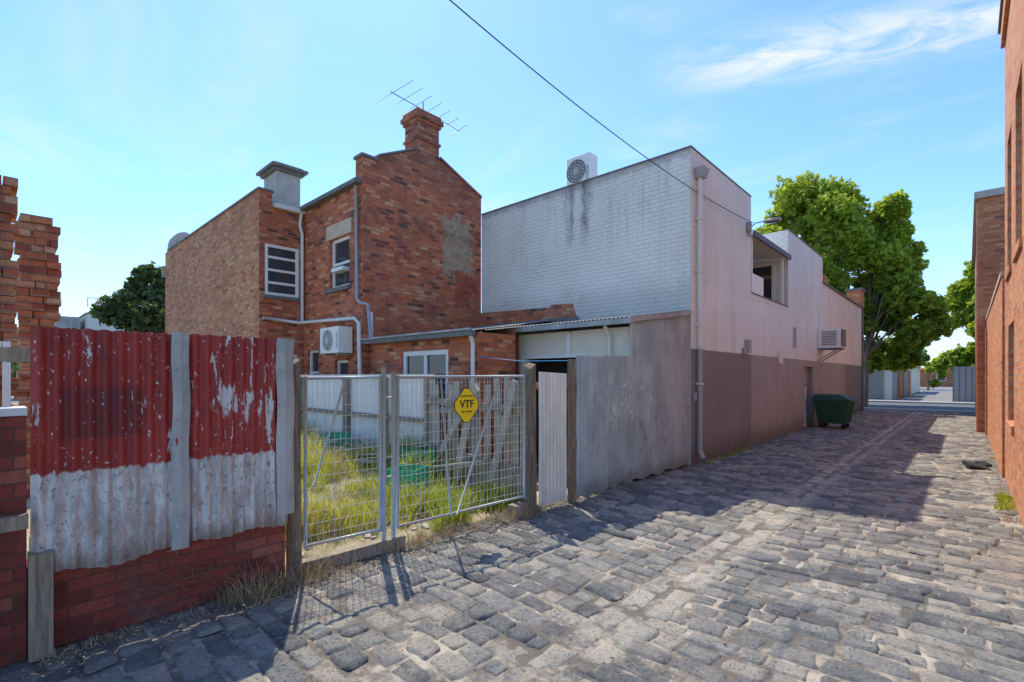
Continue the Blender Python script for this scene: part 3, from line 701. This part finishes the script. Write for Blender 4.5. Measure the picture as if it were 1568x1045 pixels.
b.box(GX-.5,GX+.012,6.86,7.48,6.925,7.62,0); b.box(GX-.54,GX+.05,6.82,7.52,7.62,7.70,0); b.box(GX-.58,GX+.09,6.78,7.56,7.702,7.80,0); b.box(GX-.54,GX+.05,6.82,7.52,7.802,7.90,0); b.box(GX-.53,GX+.045,6.825,7.515,7.2,7.26,0)
b.tube([(GX-.2,7.17,7.9),(GX-.2,7.17,8.0)],.09,2,10)
b.face([(-17,5.35,5.80),(GX-.3,5.35,5.80),(GX-.3,7.17,6.6),(-17,7.17,6.6)],6); b.face([(-17,9.0,5.8),(GX-.3,9.0,5.8),(GX-.3,7.17,6.6),(-17,7.17,6.6)],6)
b.box(-17,GX-.31,8.7,8.89,0,5.78,0)
b.done()
b=B('main_block',['brick_side','brick','coping','wframe','glass','roofgrey','stucco','pipe_w'],H)
BX=-12.2
b.wall('y',4.39,-21,BX,0,6.06,[],0,.1,-1); b.box(-21,BX-.002,4.395,4.69,5.72,6.06,1)
b.box(-20.55,BX+.03,4.36,4.72,6.063,6.11,2)
b.wall('x',BX,4.39,5.45,0,5.72,[(4.52,5.32,3.6,4.82),(4.6,5.3,1.0,2.2)],1,.11,1)
b.face([(BX,4.39,5.72),(BX,4.69,5.72),(BX,4.69,6.06),(BX,4.39,6.06)],1)
b.window('x',BX,4.52,5.32,3.6,4.82,1,.06,3,4,0,3,.07); b.window('x',BX,4.6,5.3,1.0,2.2,1,.1,3,4)
b.box(BX+.002,BX+.05,4.48,5.36,3.52,3.597,2)
b.box(BX+.002,BX+.02,4.45,5.4,4.83,5.07,1)
b.face([(-21,4.7,5.7),(BX+.1,4.7,5.7),(BX+.1,9,6.3),(-21,9,6.3)],5)
b.box(BX,BX+.12,4.72,5.5,5.70,5.80,7)
b.box(-21,-20.8,4.7,9,0,6,1)
sc=[(4.42,6.07)]+[(4.95-.5*math.cos(t),6.3+.55*math.sin(t)) for t in np.linspace(.0,math.pi*.5,8)]+[(5.15,6.72),(5.3,6.55),(9,6.5),(9,6.07)]
b.prism(sc,'x',-20.95,-20.6,6); b.box(-21.08,-21.003,4.3,4.6,5.2,5.6,6)
b.box(-13.55,-12.75,5.0,5.6,5.9,6.85,6); b.box(-13.62,-12.68,4.93,5.67,6.853,6.93,2); b.box(-13.7,-12.6,4.85,5.75,6.933,7.0,2); b.box(-13.6,-12.7,4.95,5.65,7.003,7.06,6)
b.done()
b=B('pipes_and_gutters',['pipe_w','pipe_g','coping'],H,True)
b.tube([(-12.13,5.36,5.7),(-12.13,5.32,5.4),(-12.13,5.38,5.2),(-12.13,5.38,2.95)],.04,0)
b.tube([(-12.12,4.45,3.03),(-12.12,5.30,2.98),(-9.6,5.38,2.9),(-9.42,5.38,2.78),(-9.3,5.36,.6)],.04,0)
b.tube([(-9.55,5.38,5.72),(-9.5,5.38,3.32),(-9.35,5.36,3.2),(-9.02,5.36,3.14),(-8.98,5.40,2.45)],.035,1)
b.done()
b=B('gutter',['coping'],H); b.box(-12.1,-9.42,5.30,5.44,5.76,5.85); b.done()
ac_outdoor('split_air_conditioner',-10.55,-9.72,5.08,5.40,2.16,2.72,'y',H)
b=B('tv_antenna',['steel'],H,True)
mx,my=GX-.2,7.17
b.tube([(mx,my,7.85),(mx,my,8.25)],.016)
ba,bb=Vector((mx-.25,my-.75,8.28)),Vector((mx+.35,my+.85,7.75))
b.tube([ba,bb],.012,0,6); el=Vector((.75,.62,.55)).normalized()
for i in range(7):
    q=ba.lerp(bb,.03+i/6.3); L=.56-.05*i; b.tube([q-el*L,q+el*L],.007,0,5)
b.done()
b=B('lean_to',['brick','wframe','glass','roofgrey','pipe_w','coping','dark'],H)
b.wall('y',5.6,-9.36,-6.0,0,2.36,[(-8.15,-6.75,1.0,2.14)],0,.1,-1); b.window('y',5.6,-8.15,-6.75,1.0,2.14,-1,.08,1,2,1,0,.09)
b.wall('x',-6.0,5.6,6.55,0,2.4,[],0,.1,1); b.wall('y',6.55,-6.95,-6.0,0,2.5,[],0,.1,1)
b.sheet((-9.36,5.5,2.42),(3.42,0,0),(0,1.15,.17),3); b.sheet((-9.36,6.65,2.585),(2.41,0,0),(0,2.22,.36),3)
b.box(-9.36,-5.93,5.41,5.5,2.33,2.42,5); b.box(-9.36,-5.93,5.38,5.407,2.42,2.45,3)
b.tube([(-6.05,5.5,2.34),(-6.05,5.55,2.2),(-6.05,5.55,0)],.035,4)
b.tube([(-9.15,5.52,2.5),(-9.15,5.52,3.0)],.03,4)
b.done()
b=B('blue_rope',[plain('blue_plastic_rope',(.03,.25,.45),.5)],None,True); b.tube([(-6.0,5.6,1.98),(-4.9,5.5,1.88),(-3.8,5.25,1.86)],.006,0,5); b.done()

# ------------------------------------------------------------ yard fences + junk
e=empty('cream_metal_fence'); b=B('sheets',[galv('cream_fence_sheet',(.88,.85,.74),.05,(.78,.76,.66))],e,True)
b.corr((-11.6,4.9),(-6.2,4.88),.22,1.66,pitch=.13,amp=.014,dent=.004); b.done()
b=B('rails_posts',['wood','galv_cream'],e)
for x in (-11.0,-8.95,-7.6,-6.35): b.box(x,x+.09,4.76,4.85,.2,1.64)
b.box(-11.6,-6.2,4.83,4.87,1.63,1.69,1); b.box(-11.6,-6.2,4.80,4.85,.9,.97,0); b.done()
e=empty('timber_paling_fence'); b=B('palings',['wood_g'],e); x=-6.2
while x<-3.98:
    w=random.uniform(.09,.13); h=random.uniform(1.5,1.68); t=random.uniform(-.06,.06)
    y0=4.78-.06*(x+6.2); z0=yz(x,4.7)
    if random.random()>.1: b.hexa([(x,y0,z0),(x+w,y0,z0),(x+w,y0+.018,z0),(x,y0+.018,z0),(x+t,y0,h),(x+w+t,y0,h),(x+w+t,y0+.018,h),(x+t,y0+.018,h)])
    x+=w+random.uniform(.012,.045)
b.done()
b=B('rails',['wood','wood_g'],e)
b.beam((-6.25,4.74,1.28),(-3.95,4.62,1.22),.05,.09); b.beam((-6.25,4.74,.55),(-3.95,4.62,.45),.05,.09); b.beam((-6.0,4.68,.3),(-4.9,4.58,1.5),.04,.1,1); b.beam((-4.6,4.5,.15),(-4.2,4.58,1.6),.03,.1,1); b.beam((-5.2,4.45,.22),(-5.0,4.62,1.55),.03,.12,1)
b.beam((-5.9,4.3,.3),(-4.6,4.4,.55),.1,.03,1)
b.done()
def crate(x,y,rz,tip=0,up=0):
    e=empty('plastic_crate'); b=B('crate',['crate'],e); z=yz(x,y)+up
    s=.40; h=.30
    for sx,sy in((-1,-1),(1,-1),(1,1),(-1,1)): b.obox((sx*s/2,sy*s/2,h/2),(.03,.03,h))
    for q in (.02,.09,.16,.22,.28):
        for sg in (-1,1):
            b.obox((0,sg*s/2,q),(s,.012,.04)); b.obox((sg*s/2,0,q),(.012,s,.04))
    for q in range(5):
        o=-s/2+s*(q+.5)/5
        for sg in (-1,1): b.obox((o,sg*s/2,h/2),(.02,.008,h)); b.obox((sg*s/2,o,h/2),(.008,.02,h))
        b.obox((o,0,.01),(.02,s,.01)); b.obox((0,o,.012),(s,.02,.008))
    b.done(); e.location=(x,y,z+.0); e.rotation_euler=(tip,0,rz)
for (x,y),r in zip(CR,(.5,.2,.9,1.2)): crate(x,y,r,0,.02)
b=B('rubble',['sand','brick_ruin','wood_g','stucco'])
for _ in range(190):
    x=random.uniform(-9.5,-4.3); y=random.uniform(1.9,4.6)
    if mn.noise(Vector((x*.8,y*.8,22)))<-.05 and random.random()<.7: continue
    s=random.uniform(.03,.09); b.obox((x,y,yz(x,y)+s*.15),(s*1.6,s,s*.7),random.uniform(0,3),random.choice([0,0,0,1,3]),random.uniform(-.4,.4),random.uniform(-.4,.4))
for _ in range(22):
    x=random.uniform(-8.8,-6.2); y=random.uniform(3.9,4.65); a=random.uniform(-.6,.6); L=random.uniform(.4,1.1)
    b.obox((x,y,yz(x,y)+random.uniform(.05,.34)),(L,.09,.03),a,2,random.uniform(-.3,.3),random.uniform(-.25,.25))
b.done()
def leafcloud(lobes,n,size,seed=0,squash=1.0):
    r=np.random.default_rng(seed)
    w=np.array([l[3]**2 for l in lobes]); w=w/w.sum(); idx=r.choice(len(lobes),n,p=w); L=np.array(lobes)[idx]
    d=r.normal(size=(n,3)); d/=np.linalg.norm(d,axis=1)[:,None]
    rad=r.random(n)**.45
    rad*=1+.28*np.sin(d[:,0]*7+idx)*np.sin(d[:,2]*6+idx*2.1)
    P=L[:,:3]+d*(L[:,3]*rad)[:,None]*np.array([1,1,squash])
    nrm=r.normal(size=(n,3))+d*.6+np.array([0,0,.5]); nrm/=np.linalg.norm(nrm,axis=1)[:,None]
    t=np.cross(nrm,r.normal(size=(n,3))); t/=np.linalg.norm(t,axis=1)[:,None]; bt=np.cross(nrm,t)
    s=size*(.55+.9*r.random(n))[:,None]
    tip=P+t*s; tail=P-t*s; l=P+bt*s*.62+nrm*s*.2; rr=P-bt*s*.62+nrm*s*.2
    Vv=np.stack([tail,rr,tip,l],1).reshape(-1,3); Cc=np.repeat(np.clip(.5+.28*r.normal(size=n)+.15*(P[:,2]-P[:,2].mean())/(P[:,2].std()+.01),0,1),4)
    return Vv,Cc
def tree(name,base,trunk_h,tr,lobes,n,size,mat,seed):
    b=B(name,['bark',mat]); bx,by,bz=base
    top=Vector((bx,by,trunk_h)); b.tube([(bx,by,bz-.1),(bx+.05,by,trunk_h*.5),top],[tr,tr*.8,tr*.65],0,10)
    for l in lobes[::2]:
        c=Vector(l[:3]); mid=top.lerp(c,.5)+Vector((random.uniform(-.4,.4),random.uniform(-.4,.4),random.uniform(-.2,.6)))
        b.tube([top-Vector((0,0,.3)),mid,c],[tr*.4,tr*.18,tr*.06],0,6)
    nb=len(b.v); Vv,Cc=leafcloud(lobes,n,size,seed)
    b.v+=[tuple(x) for x in Vv.tolist()]
    for i in range(n): b.f.append((nb+4*i,nb+4*i+1,nb+4*i+2,nb+4*i+3)); b.mi.append(1)
    b.done([.5]*nb+Cc.tolist())
def crown(cx,cy,z0,z1,R,n,seed,lo=.18):
    r=random.Random(seed); out=[]
    for i in range(n):
        t=r.random(); z=z0+(z1-z0)*t; prof=math.sin(math.pi*min(.97,max(.1,(t*.8+lo))))**.7
        a=r.uniform(0,6.28); q=R*prof*math.sqrt(r.random())*.85
        out.append((cx+q*math.cos(a),cy+q*math.sin(a),z,R*r.uniform(.13,.25)))
    return out
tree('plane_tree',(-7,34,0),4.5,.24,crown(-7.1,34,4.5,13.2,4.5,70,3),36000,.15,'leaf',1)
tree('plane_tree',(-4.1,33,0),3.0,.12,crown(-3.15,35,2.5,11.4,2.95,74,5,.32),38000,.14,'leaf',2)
tree('plane_tree',(1.6,52,0),4.0,.2,crown(1.0,52,2.6,10.9,3.8,54,9,.28),24000,.2,'leaf',4)
tree('garden_tree',(-32.4,6.1,0),3.5,.2,crown(-32.6,6.2,2.6,7.3,2.9,34,12),16000,.16,'leaf_d',5)
tree('garden_tree',(-12,70,0),3.5,.2,crown(-12,70,3.0,9.0,4.2,22,13),7000,.3,'leaf_f',6)
tree('garden_tree',(-3.5,78,0),1.0,.15,crown(-3.2,78,.8,3.2,1.8,12,15),4000,.2,'leaf',7)
tree('garden_tree',(-5.5,84,0),2.0,.2,crown(-5.5,84,1.8,6.0,2.6,16,17),5000,.26,'leaf_f',8)
tree('garden_tree',(1.8,72,0),2.0,.2,crown(1.8,72,1.6,6.4,2.6,16,18),5000,.24,'leaf',9)
lob=[]
r_=random.Random(4)
for i in range(150):
    a=r_.uniform(-1.9,.6); R=r_.uniform(120,170); s=r_.uniform(2.5,5)
    lob.append((R*math.sin(a),R*math.cos(a),s*.6+r_.uniform(0,.6),s))
Vv,Cc=leafcloud(lob,40000,.6,33)
b=B('distant_trees',['leaf_f']); b.v=[tuple(x) for x in Vv.tolist()]; b.f=[(4*i,4*i+1,4*i+2,4*i+3) for i in range(40000)]; b.mi=[0]*40000; b.done(Cc.tolist())

# ruined brick pillars
def pillar(x,y,w,d,z0,z1,jag,name='ruined_brick_pillar'):
    e=empty(name); b=B('brickwork',['brick_ruin'],e); z=z0
    while z<z1:
        xx=y-w/2-random.uniform(0,jag)
        end=y+w/2+random.uniform(-jag,jag)*.6
        while xx<end-.05:
            L=min(random.choice([.23,.115,.16]),end-xx+.02); b.obox((x+random.uniform(-.02,.02)*(1+jag*6),xx+L/2,z+.038),(d+random.uniform(-.05,.05)*(jag*6+.3),L-.008,.076),random.uniform(-.03,.03))
            xx+=L
        z+=.082
    b.box(x-d/2+.03,x+d/2-.03,y-w/2+.02,y+w/2-.03,z0,z1-.05)
    b.done(); return e
pillar(-6.5,-.04,.46,.4,0,3.38,.015)
pillar(-7.75,.41,.28,.35,0,3.42,.06)
b=B('timber_post_remnant',['wood']); b.box(-6.25,-6.17,-.06,.075,3.3,3.98); b.box(-6.28,-6.14,-.2,.06,3.62,3.70); b.box(-6.25,-6.17,-.05,.03,0,3.3); b.done()
b=B('white_door_frame',['wframe']); b.box(-6.05,-5.98,.10,.15,0,1.95); b.box(-6.05,-5.98,-1.1,.095,1.88,1.95); b.done()

# ------------------------------------------------------------ right side buildings
e=empty('orange_brick_warehouse'); b=B('walls',['brick_orange','coping','wframe','glass'],e)
ops=[(7.9,8.9,3.2,5.2),(9.7,10.6,3.2,5.2),(6.0,7.0,3.2,5.2),(9.2,10.4,1.0,2.4)]
b.wall('x',.45,5.2,11.3,0,7.3,ops,0,.16,-1)
for o in ops: b.window('x',.45,*o,-1,.16,2,3)
for o in ops: b.box(.42,.447,o[0]-.06,o[1]+.06,o[2]-.1,o[2]-.003,0)
b.box(.40,.447,5.2,11.3,7.003,7.3)
b.wall('y',5.2,.45,9,0,7.3,[],0,.1,-1); b.wall('y',11.3,.45,9,0,7.3,[],0,.1,1); b.face([(.45,5.2,7.3),(9,5.2,7.3),(9,11.3,7.3),(.45,11.3,7.3)],1)
b.box(.37,.44,5.1,11.4,7.302,7.38,1); b.done()
e=empty('orange_brick_wall'); b=B('wall',['brick_orange','stucco_tan'],e)
b.box(.42,.65,11.35,19.9,0,3.3); b.box(.40,.67,11.35,19.9,3.303,3.38,1)
b.box(.38,.417,19.3,19.7,0,3.0)
b.done()
e=empty('tall_brick_house'); b=B('walls',['brick_side','coping','stucco','brick_orange','glass','wframe'],e)
b.box(.27,7,20,32,0,6.9,0); b.box(.15,7.1,19.9,32.1,6.903,7.1,2); b.box(.2,.267,20.0,20.3,0,6.8,3)
for yy in (22,25,28.5):
    b.box(.245,.268,yy,yy+1,4.0,5.6,5); b.face([(.243,yy+.08,4.08),(.243,yy+.92,4.08),(.243,yy+.92,5.5),(.243,yy+.08,5.5)],4)
b.done()
b=B('rubber_debris',['rubber']); b.obox((.12,12.2,.03),(.3,.35,.06),.3,0,.1,.2); b.obox((.22,12.5,.04),(.2,.15,.05),.9,0,.3,0); b.done()

# ------------------------------------------------------------ waste bin
e=empty('green_waste_bin'); b=B('body',['binG','rubber'],e)
def frus(x0,x1,y0,y1,z0,X0,X1,Y0,Y1,z1,m=0): b.hexa([(x0,y0,z0),(x1,y0,z0),(x1,y1,z0),(x0,y1,z0),(X0,Y0,z1),(X1,Y0,z1),(X1,Y1,z1),(X0,Y1,z1)],m)
bx,by=-3.12,18.6
frus(bx-.40,bx+.36,by-.36,by+.36,.16,bx-.5,bx+.46,by-.46,by+.46,.88)
b.box(bx-.54,bx+.5,by-.5,by+.5,.882,.93)
frus(bx-.53,bx+.5,by-.49,by+.49,.933,bx-.48,bx+.2,by-.45,by+.45,1.08)
for q in (-.25,0,.22): b.hexa([(bx+q-.03,by-.40,.2),(bx+q+.03,by-.40,.2),(bx+q+.03,by-.36,.2),(bx+q-.03,by-.36,.2),(bx+q-.03,by-.49,.86),(bx+q+.03,by-.49,.86),(bx+q+.03,by-.44,.86),(bx+q-.03,by-.44,.86)])
for q in (-.2,.05,.25): b.hexa([(bx+.36,by+q-.03,.2),(bx+.40,by+q-.03,.2),(bx+.40,by+q+.03,.2),(bx+.36,by+q+.03,.2),(bx+.44,by+q-.03,.86),(bx+.49,by+q-.03,.86),(bx+.49,by+q+.03,.86),(bx+.44,by+q+.03,.86)])
for sx in (-.32,.28):
    for sy in (-.3,.3):
        b.tube([(bx+sx,by+sy-.025,.075),(bx+sx,by+sy+.025,.075)],.075,1,14); b.box(bx+sx-.02,bx+sx+.02,by+sy-.035,by+sy+.035,.1,.17,1)
b.tube([(bx+.52,by-.35,.8),(bx+.56,by-.3,.83),(bx+.56,by+.3,.83),(bx+.52,by+.35,.8)],.015,1)
b.done()

# ------------------------------------------------------------ far end of lane
asp=plain('asphalt',(.12,.12,.12),.9,0,.3,2,.3); conc=plain('concrete_kerb',(.36,.35,.32),.9,0,.2,3)
b=B('cross_street',[asp,conc]); b.face([(-60,32.2,-.03),(60,32.2,-.03),(60,40,-.03),(-60,40,-.03)]); b.box(-60,60,31,32.2,-.06,.02,1); b.box(-60,60,40,41.6,-.06,.06,1); b.done()
b=B('far_lane_road',[plain('pale_asphalt',(.22,.21,.2),.9)]); b.face([(-3.6,41.6,-.02),(.2,41.6,-.02),(.2,120,-.02),(-3.6,120,-.02)]); b.done()
e=empty('garage_row'); b=B('garages',['whitewall','cream','greyfence','terracotta','roofdark','brick_side','wood_d'],e)
b.box(-14,-3.9,43,49,0,2.4,0); b.box(-14.1,-3.8,42.9,49.1,2.403,2.52,4); b.box(-5.9,-4.3,42.95,42.99,0,2.1,2)
b.box(-3.895,-3.85,44,46.6,0,2.05,2); b.box(-3.895,-3.87,46.9,48.6,0,2.05,6)
b.box(-12,-3.8,50,58,0,2.2,5); b.box(-3.795,-3.76,51,54,0,2.0,2); b.box(-12,-3.9,60,72,0,2.6,1)
b.hexa([(-12.3,59.8,2.6),(-3.6,59.8,2.6),(-3.6,72.2,2.6),(-12.3,72.2,2.6),(-9,61,4.4),(-7,61,4.4),(-7,71,4.4),(-9,71,4.4)],3)
for q in range(12): b.box(-5.9,-4.3,42.93,42.948,.1+q*.165,.11+q*.165,4)
b.done()
b=B('grey_panel_fence',['greyfence','roofdark']); b.box(-.7,4,43,43.08,0,2.3)
for q in range(16): b.box(-.68+q*.3,-.66+q*.3,42.975,42.998,0,2.3,1)
b.box(-.7,-.62,43.09,60,0,2.2); b.done()
def house(name,x0,x1,y0,y1,h,rh,mw,mr):
    e=empty(name); b=B('walls_roof',[mw,mr,'wframe','glass'],e); b.box(x0,x1,y0,y1,0,h,0)
    xm,o=(x0+x1)/2,.4
    A=[(x0-o,y0-o,h+.003),(x1+o,y0-o,h+.003),(x1+o,y1+o,h+.003),(x0-o,y1+o,h+.003)]; R1,R2=(xm,y0+1.5,h+rh),(xm,y1-1.5,h+rh)
    b.face([A[0],A[1],R1],1); b.face([A[1],A[2],R2,R1],1); b.face([A[2],A[3],R2],1); b.face([A[3],A[0],R1,R2],1)
    w=(x1-x0)
    for q in (.25,.65): b.box(x0+w*q,x0+w*q+1.2,y0-.05,y0-.01,.9,2.2,2); b.face([(x0+w*q+.1,y0-.055,1),(x0+w*q+1.1,y0-.055,1),(x0+w*q+1.1,y0-.055,2.1),(x0+w*q+.1,y0-.055,2.1)],3)
    b.done()
house('terracotta_roof_house',-6,3,108,120,2.8,1.8,'brick_side','terracotta')
house('terracotta_roof_house',-18,-8,95,105,3.0,2,'cream','terracotta')
house('terracotta_roof_house',5,14,90,100,3.0,2,'whitewall','terracotta')
e=empty('white_townhouse'); b=B('block',['whitewall','roofgrey','steel','stucco','glass'],e)
b.box(-56,-50,5.5,9.5,0,6.6,0); b.hexa([(-56.3,5.3,6.6),(-49.7,5.3,6.6),(-49.7,9.8,6.6),(-56.3,9.8,6.6),(-55,6.2,7.1),(-51,6.2,7.1),(-51,9,7.1),(-55,9,7.1)],1)
for q in range(8): b.tube([(-49.8,5.4+q*.6,7.05),(-49.8,5.4+q*.6,7.75)],.03,2,5)
b.tube([(-49.8,5.4,7.75),(-49.8,9.6,7.75)],.03,2,5); b.box(-45,-43,7.5,8.6,0,7.1,3); b.box(-58,-52,3,5.2,0,6.4,1); b.done()
b=B('leaf_litter',['dry']); cols=[]
for _ in range(1500):
    if random.random()<.6: x=-3.95+abs(random.gauss(0,.22)); y=random.uniform(-.2,5)
    else: x=random.uniform(-3.9,.4); y=random.uniform(.5,14)
    s=random.uniform(.005,.018); a=random.uniform(0,6); z=.014+random.uniform(0,.006)+zl(x)
    i=len(b.v); b.v+=[(x+s*math.cos(a),y+s*math.sin(a),z),(x-s*.5*math.sin(a),y+s*.5*math.cos(a),z+.006),(x-s*math.cos(a),y-s*math.sin(a),z),(x+s*.5*math.sin(a),y-s*.5*math.cos(a),z+.004)]
    b.f.append((i,i+1,i+2,i+3)); b.mi.append(0); cols+=[random.random()]*4
b.done(cols)

# ------------------------------------------------------------ light
az=Vector((-.88,.47)).normalized(); el=math.radians(57.5)
sd=Vector((az.x*math.cos(el),az.y*math.cos(el),math.sin(el)))
L=bpy.data.lights.new('sun','SUN'); L.energy=5.0; L.angle=math.radians(.5); L.color=(1,.94,.82)
o=bpy.data.objects.new('sun',L); scene.collection.objects.link(o); o.rotation_euler=sd.to_track_quat('Z','Y').to_euler(); o.location=(-20,10,40)
w=bpy.data.worlds.new('World'); scene.world=w; w.use_nodes=True; t=w.node_tree; t.nodes.clear()
class W(NT):
    def __init__(s): s.t=t
k=W(); out=k.n('ShaderNodeOutputWorld'); bg=k.n('ShaderNodeBackground'); t.links.new(bg.outputs[0],out.inputs[0])
sky=k.n('ShaderNodeTexSky'); sky.sky_type='NISHITA'; sky.sun_disc=False; sky.sun_elevation=el; sky.sun_rotation=math.atan2(az.x,az.y)%(2*math.pi)
sky.air_density=1.0; sky.dust_density=.3; sky.ozone_density=1.0
gen=k.n('ShaderNodeTexCoord').outputs['Generated']; X,Y,Z=k.xyz(gen)
zc_=k.math('MAXIMUM',Z,.04); px=k.math('DIVIDE',X,zc_); py=k.math('DIVIDE',Y,zc_)
dx=k.math('ADD',px,.25); dy=k.math('SUBTRACT',py,1.77)
tt=k.math('ADD',k.math('MULTIPLY',dx,.89),k.math('MULTIPLY',dy,.45)); ss=k.math('ADD',k.math('MULTIPLY',dx,-.45),k.math('MULTIPLY',dy,.89))
cb=k.n('ShaderNodeCombineXYZ'); k.set(cb.inputs[0],k.math('MULTIPLY',tt,2.4)); k.set(cb.inputs[1],k.math('MULTIPLY',ss,4.5))
n1=k.noise(cb.outputs[0],1.8,8,.62,.7)
mask=k.math('MULTIPLY',k.math('SUBTRACT',1.0,k.sstep(k.math('ABSOLUTE',ss),.0,.24)),k.math('SUBTRACT',1.0,k.sstep(k.math('ABSOLUTE',tt),.25,.65)))
c1=k.math('MULTIPLY',mask,k.sstep(n1,.28,.68))
cb2=k.n('ShaderNodeCombineXYZ'); k.set(cb2.inputs[0],px); k.set(cb2.inputs[1],k.math('MULTIPLY',py,2.0))
c2=k.math('MULTIPLY',k.sstep(k.noise(cb2.outputs[0],.8,8,.6,.6),.50,.76),.36)
cf=k.math('MULTIPLY',k.math('MAXIMUM',c1,c2),.9,clamp=True)
cf=k.math('MULTIPLY',cf,k.sstep(Z,.03,.15))
skc=k.mix(1.0,sky.outputs[0],(1.12,1.50,2.05),'MULTIPLY')
haze=k.math('MULTIPLY',k.math('SUBTRACT',1.0,k.sstep(Z,-.02,.28)),.55)
skc=k.mix(haze,skc,(5.4,5.9,6.5))
c=k.mix(cf,skc,(6.6,6.8,7.0))
k.set(bg.inputs[0],c); bg.inputs[1].default_value=.15
# ------------------------------------------------------------ camera
cd=bpy.data.cameras.new('camera'); cd.sensor_width=36; cd.lens=36*750/1568; cd.shift_y=54.5/1568; cd.clip_end=2000; cd.clip_start=.05
co=bpy.data.objects.new('camera',cd); scene.collection.objects.link(co); co.location=(0,0,1.65); co.rotation_euler=(math.pi/2,0,math.radians(42.9)); scene.camera=co
scene.view_settings.view_transform='Standard'; scene.view_settings.look='None'; scene.view_settings.exposure=0
